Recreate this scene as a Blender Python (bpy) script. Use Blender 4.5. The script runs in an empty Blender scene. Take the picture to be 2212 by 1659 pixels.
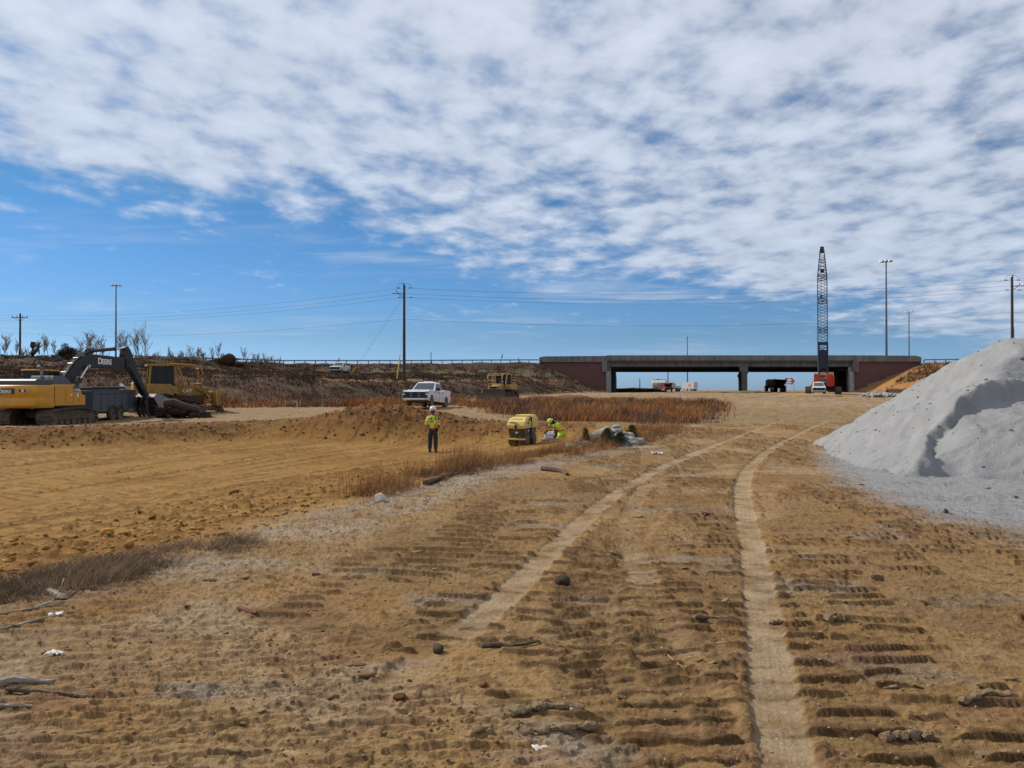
import bpy, bmesh, math, random
import numpy as np
from mathutils import Vector, Matrix, Euler
R = math.radians
random.seed(7); RNG = np.random.default_rng(11)
SC = bpy.context.scene; COL = SC.collection

# ---------------------------------------------------------------- camera, sky, sun, exposure
cam_d = bpy.data.cameras.new('camera'); cam = bpy.data.objects.new('camera', cam_d); COL.objects.link(cam)
cam.location = (0, 0, 1.65); cam.rotation_euler = (R(90.43), 0, 0)
cam_d.sensor_width = 36; cam_d.lens = 28.125; cam_d.clip_start = 0.05; cam_d.clip_end = 9000
SC.camera = cam
SUN_AZ, SUN_EL = -60.0, 39.0           # degrees from +Y towards -X is negative
wd = bpy.data.worlds.new('World'); SC.world = wd; wd.use_nodes = True
nt = wd.node_tree; nt.nodes.clear()
def N(t, **k):
    n = nt.nodes.new(t)
    for a, b in k.items(): setattr(n, a, b)
    return n
def L(a, b): nt.links.new(a, b)
def MATH(op, a, b=None, c=None, clamp=False):
    n = N('ShaderNodeMath', operation=op, use_clamp=clamp)
    for i, s in enumerate((a, b, c)):
        if s is None: continue
        if isinstance(s, (int, float)): n.inputs[i].default_value = s
        else: L(s, n.inputs[i])
    return n.outputs[0]
sky = N('ShaderNodeTexSky', sky_type='NISHITA'); sky.sun_disc = False
sky.sun_elevation = R(SUN_EL); sky.sun_rotation = R(SUN_AZ)
sky.altitude = 200; sky.air_density = 1.35; sky.dust_density = 0.35; sky.ozone_density = 2.6
geo = N('ShaderNodeTexCoord'); sep = N('ShaderNodeSeparateXYZ'); L(geo.outputs['Generated'], sep.inputs[0])
zz = MATH('MAXIMUM', sep.outputs[2], 0.012)
zz = MATH('ADD', zz, 0.12); px = MATH('DIVIDE', sep.outputs[0], zz); py = MATH('DIVIDE', sep.outputs[1], zz)
cmb = N('ShaderNodeCombineXYZ'); L(px, cmb.inputs[0]); L(py, cmb.inputs[1])
mp = N('ShaderNodeMapping'); L(cmb.outputs[0], mp.inputs[0]); mp.inputs['Rotation'].default_value = (0, 0, R(-28)); mp.inputs['Scale'].default_value = (1.0, 0.80, 1)
def NOI(sc, det, rough, vec=None, dist=0.0):
    n = N('ShaderNodeTexNoise'); n.inputs['Scale'].default_value = sc; n.inputs['Detail'].default_value = det
    n.inputs['Roughness'].default_value = rough; n.inputs['Distortion'].default_value = dist
    L(vec or mp.outputs[0], n.inputs['Vector']); return n.outputs['Fac']
big = NOI(0.9, 3, 0.5); cell = NOI(6.2, 6, 0.52, dist=0.1); fine = NOI(17, 5, 0.6)
# coverage falls off past the diagonal front of the cloud sheet
edge = MATH('SUBTRACT', MATH('MULTIPLY_ADD', px, 0.55, 3.5), py)
edge = MATH('MULTIPLY_ADD', MATH('SUBTRACT', big, 0.5), 2.2, edge)
cov = N('ShaderNodeMapRange', interpolation_type='SMOOTHSTEP'); L(edge, cov.inputs[0])
cov.inputs[1].default_value = -.55; cov.inputs[2].default_value = .75; cov.inputs[3].default_value = 0.0; cov.inputs[4].default_value = 1.0
dens = MATH('ADD', MATH('MULTIPLY', cell, 0.62), MATH('ADD', MATH('MULTIPLY', big, 0.32), MATH('MULTIPLY', fine, 0.17)))
thr = N('ShaderNodeMapRange'); L(cov.outputs[0], thr.inputs[0]); thr.inputs[3].default_value = 0.71; thr.inputs[4].default_value = 0.405
cl = N('ShaderNodeMapRange', interpolation_type='SMOOTHSTEP'); L(MATH('SUBTRACT', dens, thr.outputs[0]), cl.inputs[0])
cl.inputs[1].default_value = -0.11; cl.inputs[2].default_value = 0.20
wm = N('ShaderNodeMapping'); L(cmb.outputs[0], wm.inputs[0]); wm.inputs['Scale'].default_value = (0.9, 2.2, 1)
wisp = NOI(0.9, 6, 0.6, vec=wm.outputs[0], dist=0.6)
wr = N('ShaderNodeMapRange', interpolation_type='SMOOTHSTEP'); L(wisp, wr.inputs[0]); wr.inputs[1].default_value = 0.5; wr.inputs[2].default_value = 0.78; wr.inputs[4].default_value = 0.6
rgt = N('ShaderNodeMapRange'); L(sep.outputs[0], rgt.inputs[0]); rgt.inputs[1].default_value = -0.35; rgt.inputs[2].default_value = 0.35; rgt.inputs[3].default_value = 0.5; rgt.inputs[4].default_value = 1.6
wis = MATH('MULTIPLY', wr.outputs[0], rgt.outputs[0])
hz = N('ShaderNodeMapRange', interpolation_type='SMOOTHSTEP'); L(sep.outputs[2], hz.inputs[0]); hz.inputs[1].default_value = 0.012; hz.inputs[2].default_value = 0.09
alpha = MATH('MULTIPLY', MATH('MAXIMUM', MATH('MULTIPLY', cl.outputs[0], 0.84), wis), hz.outputs[0], clamp=True)
up = N('ShaderNodeMapRange'); L(sep.outputs[2], up.inputs[0]); up.inputs[1].default_value = 0.05; up.inputs[2].default_value = 0.5
cramp = N('ShaderNodeMixRGB'); L(up.outputs[0], cramp.inputs[0])
cramp.inputs[1].default_value = (6.2, 6.9, 8.2, 1); cramp.inputs[2].default_value = (7.9, 8.4, 9.4, 1)
shade = N('ShaderNodeMapRange'); L(cell, shade.inputs[0]); shade.inputs[1].default_value = 0.35; shade.inputs[2].default_value = 0.7; shade.inputs[3].default_value = 0.80; shade.inputs[4].default_value = 1.06
cm = N('ShaderNodeVectorMath', operation='SCALE'); L(cramp.outputs[0], cm.inputs[0]); L(shade.outputs[0], cm.inputs['Scale'])
skc = N('ShaderNodeMixRGB', blend_type='MULTIPLY'); skc.inputs[0].default_value = 1; L(sky.outputs[0], skc.inputs[1]); 
tr_ = N('ShaderNodeValToRGB'); L(sep.outputs[2], tr_.inputs[0]); cr = tr_.color_ramp; cr.elements[0].position = 0.0; cr.elements[0].color = (.24, .432, .97, 1); cr.elements[1].position = 1.0; cr.elements[1].color = (.135, .235, .385, 1)
for p_, c_ in ((.02, (.24, .432, .97, 1)), (.065, (.181, .316, .606, 1)), (.23, (.135, .278, .435, 1)), (.42, (.17, .34, .50, 1))):
    e_ = cr.elements.new(p_); e_.color = c_
gain = N('ShaderNodeMapRange'); L(sep.outputs[2], gain.inputs[0]); gain.inputs[1].default_value = .015; gain.inputs[2].default_value = .06; gain.inputs[3].default_value = 1.8; gain.inputs[4].default_value = 1.8
tg = N('ShaderNodeVectorMath', operation='SCALE'); L(tr_.outputs[0], tg.inputs[0]); L(gain.outputs[0], tg.inputs['Scale']); L(tg.outputs[0], skc.inputs[2])
mx = N('ShaderNodeMixRGB'); L(alpha, mx.inputs[0]); L(skc.outputs[0], mx.inputs[1]); L(cm.outputs[0], mx.inputs[2])
bg = N('ShaderNodeBackground'); bg.inputs[1].default_value = 0.1; L(mx.outputs[0], bg.inputs[0])
wo = N('ShaderNodeOutputWorld'); L(bg.outputs[0], wo.inputs[0])
sd = bpy.data.lights.new('sun', 'SUN'); sd.energy = 4.6; sd.angle = R(0.55); sd.color = (1.0, 0.94, 0.85)
sun = bpy.data.objects.new('sun', sd); COL.objects.link(sun)
_d = Vector((math.sin(R(SUN_AZ)) * math.cos(R(SUN_EL)), math.cos(R(SUN_AZ)) * math.cos(R(SUN_EL)), math.sin(R(SUN_EL))))
sun.rotation_euler = _d.to_track_quat('Z', 'Y').to_euler()
SC.view_settings.view_transform = 'Standard'; SC.view_settings.look = 'None'
SC.view_settings.exposure = 0.0; SC.view_settings.gamma = 1.0; SC.view_settings.use_curve_mapping = False
SC.cycles.max_bounces = 4; SC.cycles.diffuse_bounces = 2; SC.cycles.glossy_bounces = 2; SC.cycles.transparent_max_bounces = 6

# ---------------------------------------------------------------- helpers
def W(u, v, z=0.0):
    "point of the level z seen at overview pixel (u, v) of the photograph, used to measure the site"
    Y = (1.65 - z) * 1728.0 / (v - 842.4); return ((u - 1106) / 1728.0 * Y, Y)
def AT(u, Y): return (u - 1106) / 1728.0 * Y
def ZV(v, Y): return 1.65 - (v - 842.4) / 1728.0 * Y
def S(t): t = np.clip(t, 0, 1); return t * t * (3 - 2 * t)
def tag(o, label=None, cat=None, group=None, kind=None):
    if label: o['label'] = label
    if cat: o['category'] = cat
    if group: o['group'] = group
    if kind: o['kind'] = kind
    return o
def thing(name, label, cat, loc=(0, 0, 0), rz=0.0, group=None, rot=None):
    o = bpy.data.objects.new(name, None); COL.objects.link(o); o.location = loc
    o.rotation_euler = rot if rot else (0, 0, rz); o.empty_display_size = 0.3
    return tag(o, label, cat, group)
def kids(o): return [c for c in bpy.data.objects if c.parent == o]
def copy_tree(o, parent=None):
    ks = kids(o); c = o.copy(); COL.objects.link(c); c.parent = parent
    for k in ks: copy_tree(k, c)
    return c

MATS = {}
def mat(name, col, rough=0.6, metal=0.0, var=0.15, vscale=3.0, bump=0.0, bscale=30.0, spec=0.4, dust=0.0, dustcol=(0.30, 0.19, 0.09), coat=0.0, streak=0.0):
    if name in MATS: return MATS[name]
    m = bpy.data.materials.new(name); m.use_nodes = True; t = m.node_tree; b = t.nodes['Principled BSDF']
    b.inputs['Roughness'].default_value = rough; b.inputs['Metallic'].default_value = metal
    b.inputs['Specular IOR Level'].default_value = spec; b.inputs['Coat Weight'].default_value = coat
    tc = t.nodes.new('ShaderNodeTexCoord')
    n = t.nodes.new('ShaderNodeTexNoise'); n.inputs['Scale'].default_value = vscale; n.inputs['Detail'].default_value = 5; n.inputs['Roughness'].default_value = 0.65
    t.links.new(tc.outputs['Object'], n.inputs['Vector'])
    mr = t.nodes.new('ShaderNodeMapRange'); t.links.new(n.outputs['Fac'], mr.inputs[0])
    mr.inputs[1].default_value = 0.3; mr.inputs[2].default_value = 0.7; mr.inputs[3].default_value = 1 - var; mr.inputs[4].default_value = 1 + var
    sc = t.nodes.new('ShaderNodeVectorMath'); sc.operation = 'SCALE'; sc.inputs[0].default_value = col[:3]; t.links.new(mr.outputs[0], sc.inputs['Scale'])
    out = sc.outputs[0]
    if streak > 0:
        mq = t.nodes.new('ShaderNodeMapping'); mq.inputs['Scale'].default_value = (1.6, 1.6, .12); t.links.new(tc.outputs['Object'], mq.inputs[0])
        ns = t.nodes.new('ShaderNodeTexNoise'); ns.inputs['Scale'].default_value = 1.0; ns.inputs['Detail'].default_value = 6; ns.inputs['Roughness'].default_value = .7; t.links.new(mq.outputs[0], ns.inputs['Vector'])
        rs = t.nodes.new('ShaderNodeMapRange'); t.links.new(ns.outputs['Fac'], rs.inputs[0]); rs.inputs[1].default_value = .42; rs.inputs[2].default_value = .66; rs.inputs[3].default_value = 1.0; rs.inputs[4].default_value = 1 - streak
        s2 = t.nodes.new('ShaderNodeVectorMath'); s2.operation = 'SCALE'; t.links.new(out, s2.inputs[0]); t.links.new(rs.outputs[0], s2.inputs['Scale']); out = s2.outputs[0]
    if dust > 0:
        sp = t.nodes.new('ShaderNodeSeparateXYZ'); t.links.new(tc.outputs['Object'], sp.inputs[0])
        g = t.nodes.new('ShaderNodeMapRange'); t.links.new(sp.outputs[2], g.inputs[0]); g.inputs[1].default_value = 0.1; g.inputs[2].default_value = 1.3; g.inputs[3].default_value = 1.0; g.inputs[4].default_value = 0.12
        n2 = t.nodes.new('ShaderNodeTexNoise'); n2.inputs['Scale'].default_value = 4.5; n2.inputs['Detail'].default_value = 6; t.links.new(tc.outputs['Object'], n2.inputs['Vector'])
        r2 = t.nodes.new('ShaderNodeMapRange'); t.links.new(n2.outputs['Fac'], r2.inputs[0]); r2.inputs[1].default_value = 0.35; r2.inputs[2].default_value = 0.65
        mu = t.nodes.new('ShaderNodeMath'); mu.operation = 'MULTIPLY'; t.links.new(g.outputs[0], mu.inputs[0]); t.links.new(r2.outputs[0], mu.inputs[1])
        m2 = t.nodes.new('ShaderNodeMath'); m2.operation = 'MULTIPLY'; m2.use_clamp = True; t.links.new(mu.outputs[0], m2.inputs[0]); m2.inputs[1].default_value = dust
        mi = t.nodes.new('ShaderNodeMixRGB'); t.links.new(m2.outputs[0], mi.inputs[0]); t.links.new(out, mi.inputs[1]); mi.inputs[2].default_value = (*dustcol, 1); out = mi.outputs[0]
    t.links.new(out, b.inputs['Base Color'])
    if bump > 0:
        nb = t.nodes.new('ShaderNodeTexNoise'); nb.inputs['Scale'].default_value = bscale; nb.inputs['Detail'].default_value = 5; t.links.new(tc.outputs['Object'], nb.inputs['Vector'])
        bp = t.nodes.new('ShaderNodeBump'); bp.inputs['Strength'].default_value = bump; bp.inputs['Distance'].default_value = 0.03
        t.links.new(nb.outputs['Fac'], bp.inputs['Height']); t.links.new(bp.outputs[0], b.inputs['Normal'])
    MATS[name] = m; return m
def attr_mat(name, rough=0.95, bumps=((18, 0.5, 0.03),), var=0.2, vscale=9.0, spec=0.12, trans=0.0, coord='Object'):
    m = bpy.data.materials.new(name); m.use_nodes = True; t = m.node_tree; b = t.nodes['Principled BSDF']
    b.inputs['Roughness'].default_value = rough; b.inputs['Specular IOR Level'].default_value = spec
    a = t.nodes.new('ShaderNodeAttribute'); a.attribute_name = 'Col'
    tc = t.nodes.new('ShaderNodeTexCoord'); out = a.outputs['Color']
    if var:
        n = t.nodes.new('ShaderNodeTexNoise'); n.inputs['Scale'].default_value = vscale; n.inputs['Detail'].default_value = 8; n.inputs['Roughness'].default_value = 0.7
        t.links.new(tc.outputs[coord], n.inputs['Vector'])
        mr = t.nodes.new('ShaderNodeMapRange'); t.links.new(n.outputs['Fac'], mr.inputs[0]); mr.inputs[1].default_value = 0.3; mr.inputs[2].default_value = 0.7; mr.inputs[3].default_value = 1 - var; mr.inputs[4].default_value = 1 + var
        sc = t.nodes.new('ShaderNodeVectorMath'); sc.operation = 'SCALE'; t.links.new(out, sc.inputs[0]); t.links.new(mr.outputs[0], sc.inputs['Scale']); out = sc.outputs[0]
    t.links.new(out, b.inputs['Base Color'])
    prev = None
    for (s, st, di) in bumps:
        nb = t.nodes.new('ShaderNodeTexNoise'); nb.inputs['Scale'].default_value = s; nb.inputs['Detail'].default_value = 7; nb.inputs['Roughness'].default_value = 0.62; t.links.new(tc.outputs[coord], nb.inputs['Vector'])
        bp = t.nodes.new('ShaderNodeBump'); bp.inputs['Strength'].default_value = st; bp.inputs['Distance'].default_value = di
        t.links.new(nb.outputs['Fac'], bp.inputs['Height'])
        if prev: t.links.new(prev, bp.inputs['Normal'])
        prev = bp.outputs[0]
    if prev: t.links.new(prev, b.inputs['Normal'])
    return m
def np_mesh(name, V, F, material, parent=None, col=None, smooth=False, tri=False):
    "mesh object from numpy arrays; F is (n,k)"
    me = bpy.data.meshes.new(name); k = F.shape[1]
    me.vertices.add(len(V)); me.vertices.foreach_set('co', np.ascontiguousarray(V, dtype=np.float32).ravel())
    me.loops.add(F.size); me.loops.foreach_set('vertex_index', np.ascontiguousarray(F, dtype=np.int32).ravel())
    me.polygons.add(len(F)); me.polygons.foreach_set('loop_start', np.arange(0, F.size, k, dtype=np.int32))
    me.update(calc_edges=True)
    if smooth: me.polygons.foreach_set('use_smooth', np.ones(len(F), dtype=bool))
    if col is not None:
        a = me.color_attributes.new('Col', 'FLOAT_COLOR', 'POINT')
        c4 = np.ones((len(V), 4), dtype=np.float32); c4[:, :3] = col; a.data.foreach_set('color', c4.ravel())
    me.materials.append(material)
    o = bpy.data.objects.new(name, me); COL.objects.link(o); o.parent = parent
    return o
class MB:
    def __init__(s): s.v = []; s.f = []; s.m = []; s.cur = 0
    def add(s, vs, fs, T=None):
        k = len(s.v)
        for p in vs:
            p = Vector(p); s.v.append(T @ p if T else p)
        for f in fs: s.f.append([i + k for i in f]); s.m.append(s.cur)
        return s
    def box(s, c, d, rot=None, taper=1.0):
        x, y, z = d[0] / 2, d[1] / 2, d[2] / 2; t = taper
        vs = [(-x, -y, -z), (x, -y, -z), (x, y, -z), (-x, y, -z), (-x * t, -y * t, z), (x * t, -y * t, z), (x * t, y * t, z), (-x * t, y * t, z)]
        T = Matrix.Translation(c) @ (Euler(rot).to_matrix().to_4x4() if rot else Matrix())
        return s.add(vs, [(0, 3, 2, 1), (4, 5, 6, 7), (0, 1, 5, 4), (1, 2, 6, 5), (2, 3, 7, 6), (3, 0, 4, 7)], T)
    def b2(s, x0, x1, y0, y1, z0, z1): return s.box(((x0 + x1) / 2, (y0 + y1) / 2, (z0 + z1) / 2), (x1 - x0, y1 - y0, z1 - z0))
    def cyl(s, a, b, r0, r1=None, n=12):
        a, b = Vector(a), Vector(b); r1 = r0 if r1 is None else r1
        q = (b - a).to_track_quat('Z', 'Y').to_matrix(); vs = []
        for p, r in ((a, r0), (b, r1)):
            for i in range(n):
                t = 2 * math.pi * i / n; vs.append(p + q @ Vector((r * math.cos(t), r * math.sin(t), 0)))
        fs = [(i, (i + 1) % n, n + (i + 1) % n, n + i) for i in range(n)] + [tuple(range(n - 1, -1, -1)), tuple(range(n, 2 * n))]
        return s.add(vs, fs)
    def tube(s, path, r, n=6):
        path = [Vector(p) for p in path]; rs = r if isinstance(r, (list, tuple)) else [r] * len(path)
        vs = []; m = len(path)
        for i, p in enumerate(path):
            d = (path[min(i + 1, m - 1)] - path[max(i - 1, 0)]); q = d.to_track_quat('Z', 'Y').to_matrix()
            for k in range(n):
                t = 2 * math.pi * k / n; vs.append(p + q @ Vector((rs[i] * math.cos(t), rs[i] * math.sin(t), 0)))
        fs = [(i * n + k, i * n + (k + 1) % n, (i + 1) * n + (k + 1) % n, (i + 1) * n + k) for i in range(m - 1) for k in range(n)]
        fs += [tuple(range(n - 1, -1, -1)), tuple(range((m - 1) * n, m * n))]
        return s.add(vs, fs)
    def prism(s, pts, y0, y1, inset=0.0):
        "outline (x, z) extruded along y"
        n = len(pts); cx = sum(p[0] for p in pts) / n; cz = sum(p[1] for p in pts) / n
        vs = [(x, y0, z) for x, z in pts] + [(cx + (x - cx) * (1 - inset), y1, cz + (z - cz) * (1 - inset)) for x, z in pts]
        fs = [(i, (i + 1) % n, n + (i + 1) % n, n + i) for i in range(n)] + [tuple(range(n - 1, -1, -1)), tuple(range(n, 2 * n))]
        return s.add(vs, fs)
    def loft(s, rings, caps=True):
        n = len(rings[0]); vs = [p for r in rings for p in r]
        fs = [(i * n + k, i * n + (k + 1) % n, (i + 1) * n + (k + 1) % n, (i + 1) * n + k) for i in range(len(rings) - 1) for k in range(n)]
        if caps: fs += [tuple(range(n - 1, -1, -1)), tuple(range((len(rings) - 1) * n, len(rings) * n))]
        return s.add(vs, fs)
    def lathe(s, prof, c=(0, 0, 0), n=16, axis='z', sx=1.0, sy=1.0):
        rings = []
        for r, h in prof:
            ring = []
            for i in range(n):
                t = 2 * math.pi * i / n; a, b = r * math.cos(t) * sx, r * math.sin(t) * sy
                p = (a, b, h) if axis == 'z' else ((a, h, b) if axis == 'y' else (h, a, b))
                ring.append((p[0] + c[0], p[1] + c[1], p[2] + c[2]))
            rings.append(ring)
        return s.loft(rings)
    def quad(s, a, b, c, d): return s.add([a, b, c, d], [(0, 1, 2, 3)])
    def build_each(s, name, material, parent=None, **k):
        "one object per primitive added"
        st = [0]; n = len(s.v); adj = list(range(n))
        def fd(i):
            while adj[i] != i: adj[i] = adj[adj[i]]; i = adj[i]
            return i
        for f in s.f:
            for i in f[1:]: adj[fd(i)] = fd(f[0])
        gr = {}
        for f, m_ in zip(s.f, s.m): gr.setdefault(fd(f[0]), []).append(f)
        out = []
        for fs in gr.values():
            ids = sorted({i for f in fs for i in f}); mp2 = {i: j for j, i in enumerate(ids)}; b = MB(); b.add([s.v[i] for i in ids], [[mp2[i] for i in f] for f in fs]); out.append(b.build(name, material, parent, **k))
        return out
    def build(s, name, material, parent=None, bevel=0.0, smooth=False, seg=2):
        me = bpy.data.meshes.new(name); me.from_pydata([tuple(p) for p in s.v], [], s.f)
        ms = material if isinstance(material, (list, tuple)) else [material]
        for m in ms: me.materials.append(m)
        if len(ms) > 1: me.polygons.foreach_set('material_index', s.m)
        bm = bmesh.new(); bm.from_mesh(me); bmesh.ops.recalc_face_normals(bm, faces=bm.faces); bm.to_mesh(me); bm.free()
        if smooth: me.shade_smooth(); me.set_sharp_from_angle(angle=R(38))
        o = bpy.data.objects.new(name, me); COL.objects.link(o); o.parent = parent
        if bevel:
            b = o.modifiers.new('bevel', 'BEVEL'); b.width = bevel; b.segments = seg; b.limit_method = 'ANGLE'; b.angle_limit = R(40)
        return o
_ICO = {}
def ico(sub):
    if sub not in _ICO:
        bm = bmesh.new(); bmesh.ops.create_icosphere(bm, subdivisions=sub, radius=1.0)
        bm.verts.ensure_lookup_table(); _ICO[sub] = (np.array([v.co[:] for v in bm.verts]), np.array([[v.index for v in f.verts] for f in bm.faces])); bm.free()
    return _ICO[sub]
def lumps(n, sub, pos, size, flat=0.7, jit=0.28, seed=1, cut=True, elong=1.0):
    "n irregular lumps joined in arrays"
    r = np.random.default_rng(seed); V0, F0 = ico(sub); k = len(V0)
    sc = np.stack([size * r.uniform(0.7, 1.35, n), size * r.uniform(0.7, 1.3, n), size * flat * r.uniform(0.6, 1.2, n)], 1)
    J = 1 + r.uniform(-jit, jit, (n, k, 1)); P = V0[None] * J
    if cut:
        for _ in range(3):
            d = r.normal(size=(n, 1, 3)); d /= np.linalg.norm(d, axis=2, keepdims=True)
            t = (P * d).sum(2, keepdims=True); lim = r.uniform(0.45, 0.8, (n, 1, 1)); P = P - np.maximum(t - lim, 0) * d
    P = P * sc[:, None, :]; a = r.uniform(0, 6.28, n) if elong == 1.0 else r.normal(0, .22, n); sc[:, 0] *= elong; P = P * (np.array([elong, 1, 1])); ca, sa = np.cos(a)[:, None], np.sin(a)[:, None]
    tl = r.uniform(-0.4, 0.4, n)[:, None]; Z = P[..., 2] * np.cos(tl) + P[..., 0] * np.sin(tl); X0 = P[..., 0] * np.cos(tl) - P[..., 2] * np.sin(tl)
    X = X0 * ca - P[..., 1] * sa; Y = X0 * sa + P[..., 1] * ca
    V = np.stack([X, Y, Z], 2) + pos[:, None, :]
    F = F0[None] + (np.arange(n) * k)[:, None, None]
    return V.reshape(-1, 3), F.reshape(-1, 3), k
def text_mb(mb, txt, size, T, depth=0.01, align='CENTER', bold=0.012):
    c = bpy.data.curves.new('t', 'FONT'); c.body = txt; c.size = size; c.align_x = align; c.extrude = depth; c.offset = bold * size; c.resolution_u = 3
    o = bpy.data.objects.new('t', c); COL.objects.link(o); bpy.context.view_layer.update()
    me = bpy.data.meshes.new_from_object(o.evaluated_get(bpy.context.evaluated_depsgraph_get()))
    mb.add([v.co[:] for v in me.vertices], [tuple(p.vertices) for p in me.polygons], T)
    bpy.data.objects.remove(o); bpy.data.curves.remove(c); bpy.data.meshes.remove(me)
    return mb
# ---------------------------------------------------------------- terrain
_G = RNG.normal(size=(256, 256, 2)); _G /= np.linalg.norm(_G, axis=2, keepdims=True)
def gn(x, y, s=0):
    x = x + 17.3 * s; y = y - 9.1 * s
    xi = np.floor(x).astype(np.int64); yi = np.floor(y).astype(np.int64); fx = x - xi; fy = y - yi
    u = fx * fx * fx * (fx * (fx * 6 - 15) + 10); v = fy * fy * fy * (fy * (fy * 6 - 15) + 10)
    def c(i, j):
        g = _G[(yi + j) & 255, (xi + i) & 255]; return g[..., 0] * (fx - i) + g[..., 1] * (fy - j)
    a = c(0, 0); b = c(1, 0); a = a + u * (b - a); d = c(0, 1); e = c(1, 1); d = d + u * (e - d)
    return (a + v * (d - a)) * 1.5
def fbm(x, y, o=4, s=0, g=0.5):
    t = 0; a = 1.0; n = 0
    for i in range(o): t = t + a * gn(x * 2 ** i, y * 2 ** i, s + i * 3); n += a; a *= g
    return t / n
def pdist(X, Y, poly, closed=False):
    d = np.full(np.shape(X), 1e9); P = list(poly) + ([poly[0]] if closed else [])
    for (ax, ay), (bx, by) in zip(P[:-1], P[1:]):
        dx, dy = bx - ax, by - ay; t = np.clip(((X - ax) * dx + (Y - ay) * dy) / (dx * dx + dy * dy), 0, 1)
        d = np.minimum(d, (X - ax - t * dx) ** 2 + (Y - ay - t * dy) ** 2)
    return np.sqrt(d)
def inside(X, Y, poly):
    r = np.zeros(np.shape(X), bool); n = len(poly)
    for i in range(n):
        (ax, ay), (bx, by) = poly[i], poly[(i + 1) % n]
        if ay == by: continue
        c = ((ay > Y) != (by > Y)) & (X < (bx - ax) * (Y - ay) / (by - ay) + ax); r ^= c
    return r
def smooth_line(pts, n=6):
    out = []; P = [pts[0]] + list(pts) + [pts[-1]]
    for i in range(1, len(P) - 2):
        for k in range(n):
            t = k / n; a = [0.5 * (2 * P[i][j] + (P[i + 1][j] - P[i - 1][j]) * t + (2 * P[i - 1][j] - 5 * P[i][j] + 4 * P[i + 1][j] - P[i + 2][j]) * t * t + (3 * P[i][j] - P[i - 1][j] - 3 * P[i + 1][j] + P[i + 2][j]) * t ** 3) for j in (0, 1)]
            out.append(tuple(a))
    out.append(tuple(pts[-1])); return out
PIT_NEAR = [(-14, 0.5), (-7, 3.6), (-4.1, 6.4), (-3.1, 8.6), (-2.3, 11.1), (-1.4, 14.0), (-0.4, 16.8), (1.4, 19.6), (4.0, 25), (6.0, 30), (7.0, 35)]
PIT_FAR = [(7.0, 35), (5.5, 38.5), (1, 40), (-3, 40.5), (-6.5, 41), (-10, 42.5), (-14.5, 43), (-18, 38.5), (-22, 36.2), (-34, 34), (-60, 30)]
PIT = PIT_NEAR + PIT_FAR[1:] + [(-60, 0.5)]
TOE_L = [(-130, 45), (-60, 53), (-40, 58), (-24, 62), (-17, 66), (-12, 79), (-5, 98), (0, 112), (8, 135), (15.5, 152), (20.5, 163.5)]
CREST_L = [(-150, 96), (-70.4, 110), (-55, 126), (-43, 150), (-20, 158), (5.6, 163.3)]
RAISE_L = TOE_L + [(20.5, 166), (6.5, 219), (6, 262), (-600, 262), (-600, 40)]
TOP_L = CREST_L + [(6.0, 262), (-600, 262), (-600, 96)]
TOE_R = [(70.2, 164), (72, 158), (80, 146), (96, 132), (140, 112), (500, 90)]
CREST_R = [(84.6, 163.3), (105, 156), (160, 140), (500, 120)]
RAISE_R = TOE_R + [(500, 262), (96, 262), (84.6, 219), (70.2, 166)]
TOP_R = CREST_R + [(500, 262), (90, 262), (84.6, 166)]
def zg(X, Y):
    "height of the bare site, without relief"
    X = np.asarray(X, float); Y = np.asarray(Y, float); sh = X.shape
    g = np.interp(Y, [-100, 36, 46, 62, 93, 130, 165, 230, 400, 900], [0, 0, 0.02, 0.28, 0.36, 0.95, 1.18, 1.15, 1.2, 0.9])
    g = g - 0.26 * np.exp(-((X + 24) ** 2 / 200 + (Y - 48) ** 2 / 110))
    g = g + 0.06 * np.sin(X * 0.21 + 1) * np.sin(Y * 0.13)
    ins = inside(X, Y, PIT); dn = pdist(X, Y, PIT_NEAR); df = pdist(X, Y, PIT_FAR)
    g = g - np.where(ins, 0.90 * S(dn / 11.0) ** 0.8 * S(df / (2.6 + 1.0 * np.clip((X + 3) / 5, 0, 1))), 0)
    # spoil heap behind the standing worker
    hx, hy = X + 7.2, Y - 41.6
    hp = 1.0 * np.exp(-((hx / 2.6) ** 2 + (hy / 1.5) ** 2) ** 1.3) + 0.40 * np.exp(-(((hx + 3.6) / 2.2) ** 2 + (hy / 1.4) ** 2)) + 0.6 * np.exp(-(((hx - 2.9) / 2.3) ** 2 + ((hy + .3) / 1.3) ** 2))
    g = g + 0.70 * hp
    pf = lambda t: np.interp(t, [0, .05, .12, .22, .40, .62, .80, .90, 1], [0, .19, .36, .43, .50, .56, .66, .82, 1])
    for RA, TO, CR, TP, H, pr in ((RAISE_L, TOE_L, CREST_L, TOP_L, None, pf), (RAISE_R, TOE_R, CREST_R, TOP_R, 7.25, lambda t: t ** 0.9)):
        ii = inside(X, Y, RA)
        if not np.any(ii): continue
        dT = pdist(X, Y, TO); dC = pdist(X, Y, CR); tp = inside(X, Y, TP)
        t = np.where(tp, 1.0, dT / (dT + dC + 1e-6))
        Hc = H if H else np.interp(X, [-70, -55, -43, 5], [6.35, 6.75, 6.6, 7.25])
        # the cone against the wall is plain, the long side slope has a bench
        if H is None:
            w = S((X + 4 - (165 - Y) * 0.1) / 9); p = pr(t) * (1 - w) + w * t ** 1.25
        else: p = pr(t)
        fall = S((262 - Y) / 40); und = ((Y > 165.3) & (X > 5.0) & (X < 85.2)); fall = np.where(und, 0.0, fall)
        g = np.where(ii, g + (Hc - g) * p * fall, g)
    return g
def zs(x, y): return float(zg(np.array([x]), np.array([y]))[0])

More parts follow.
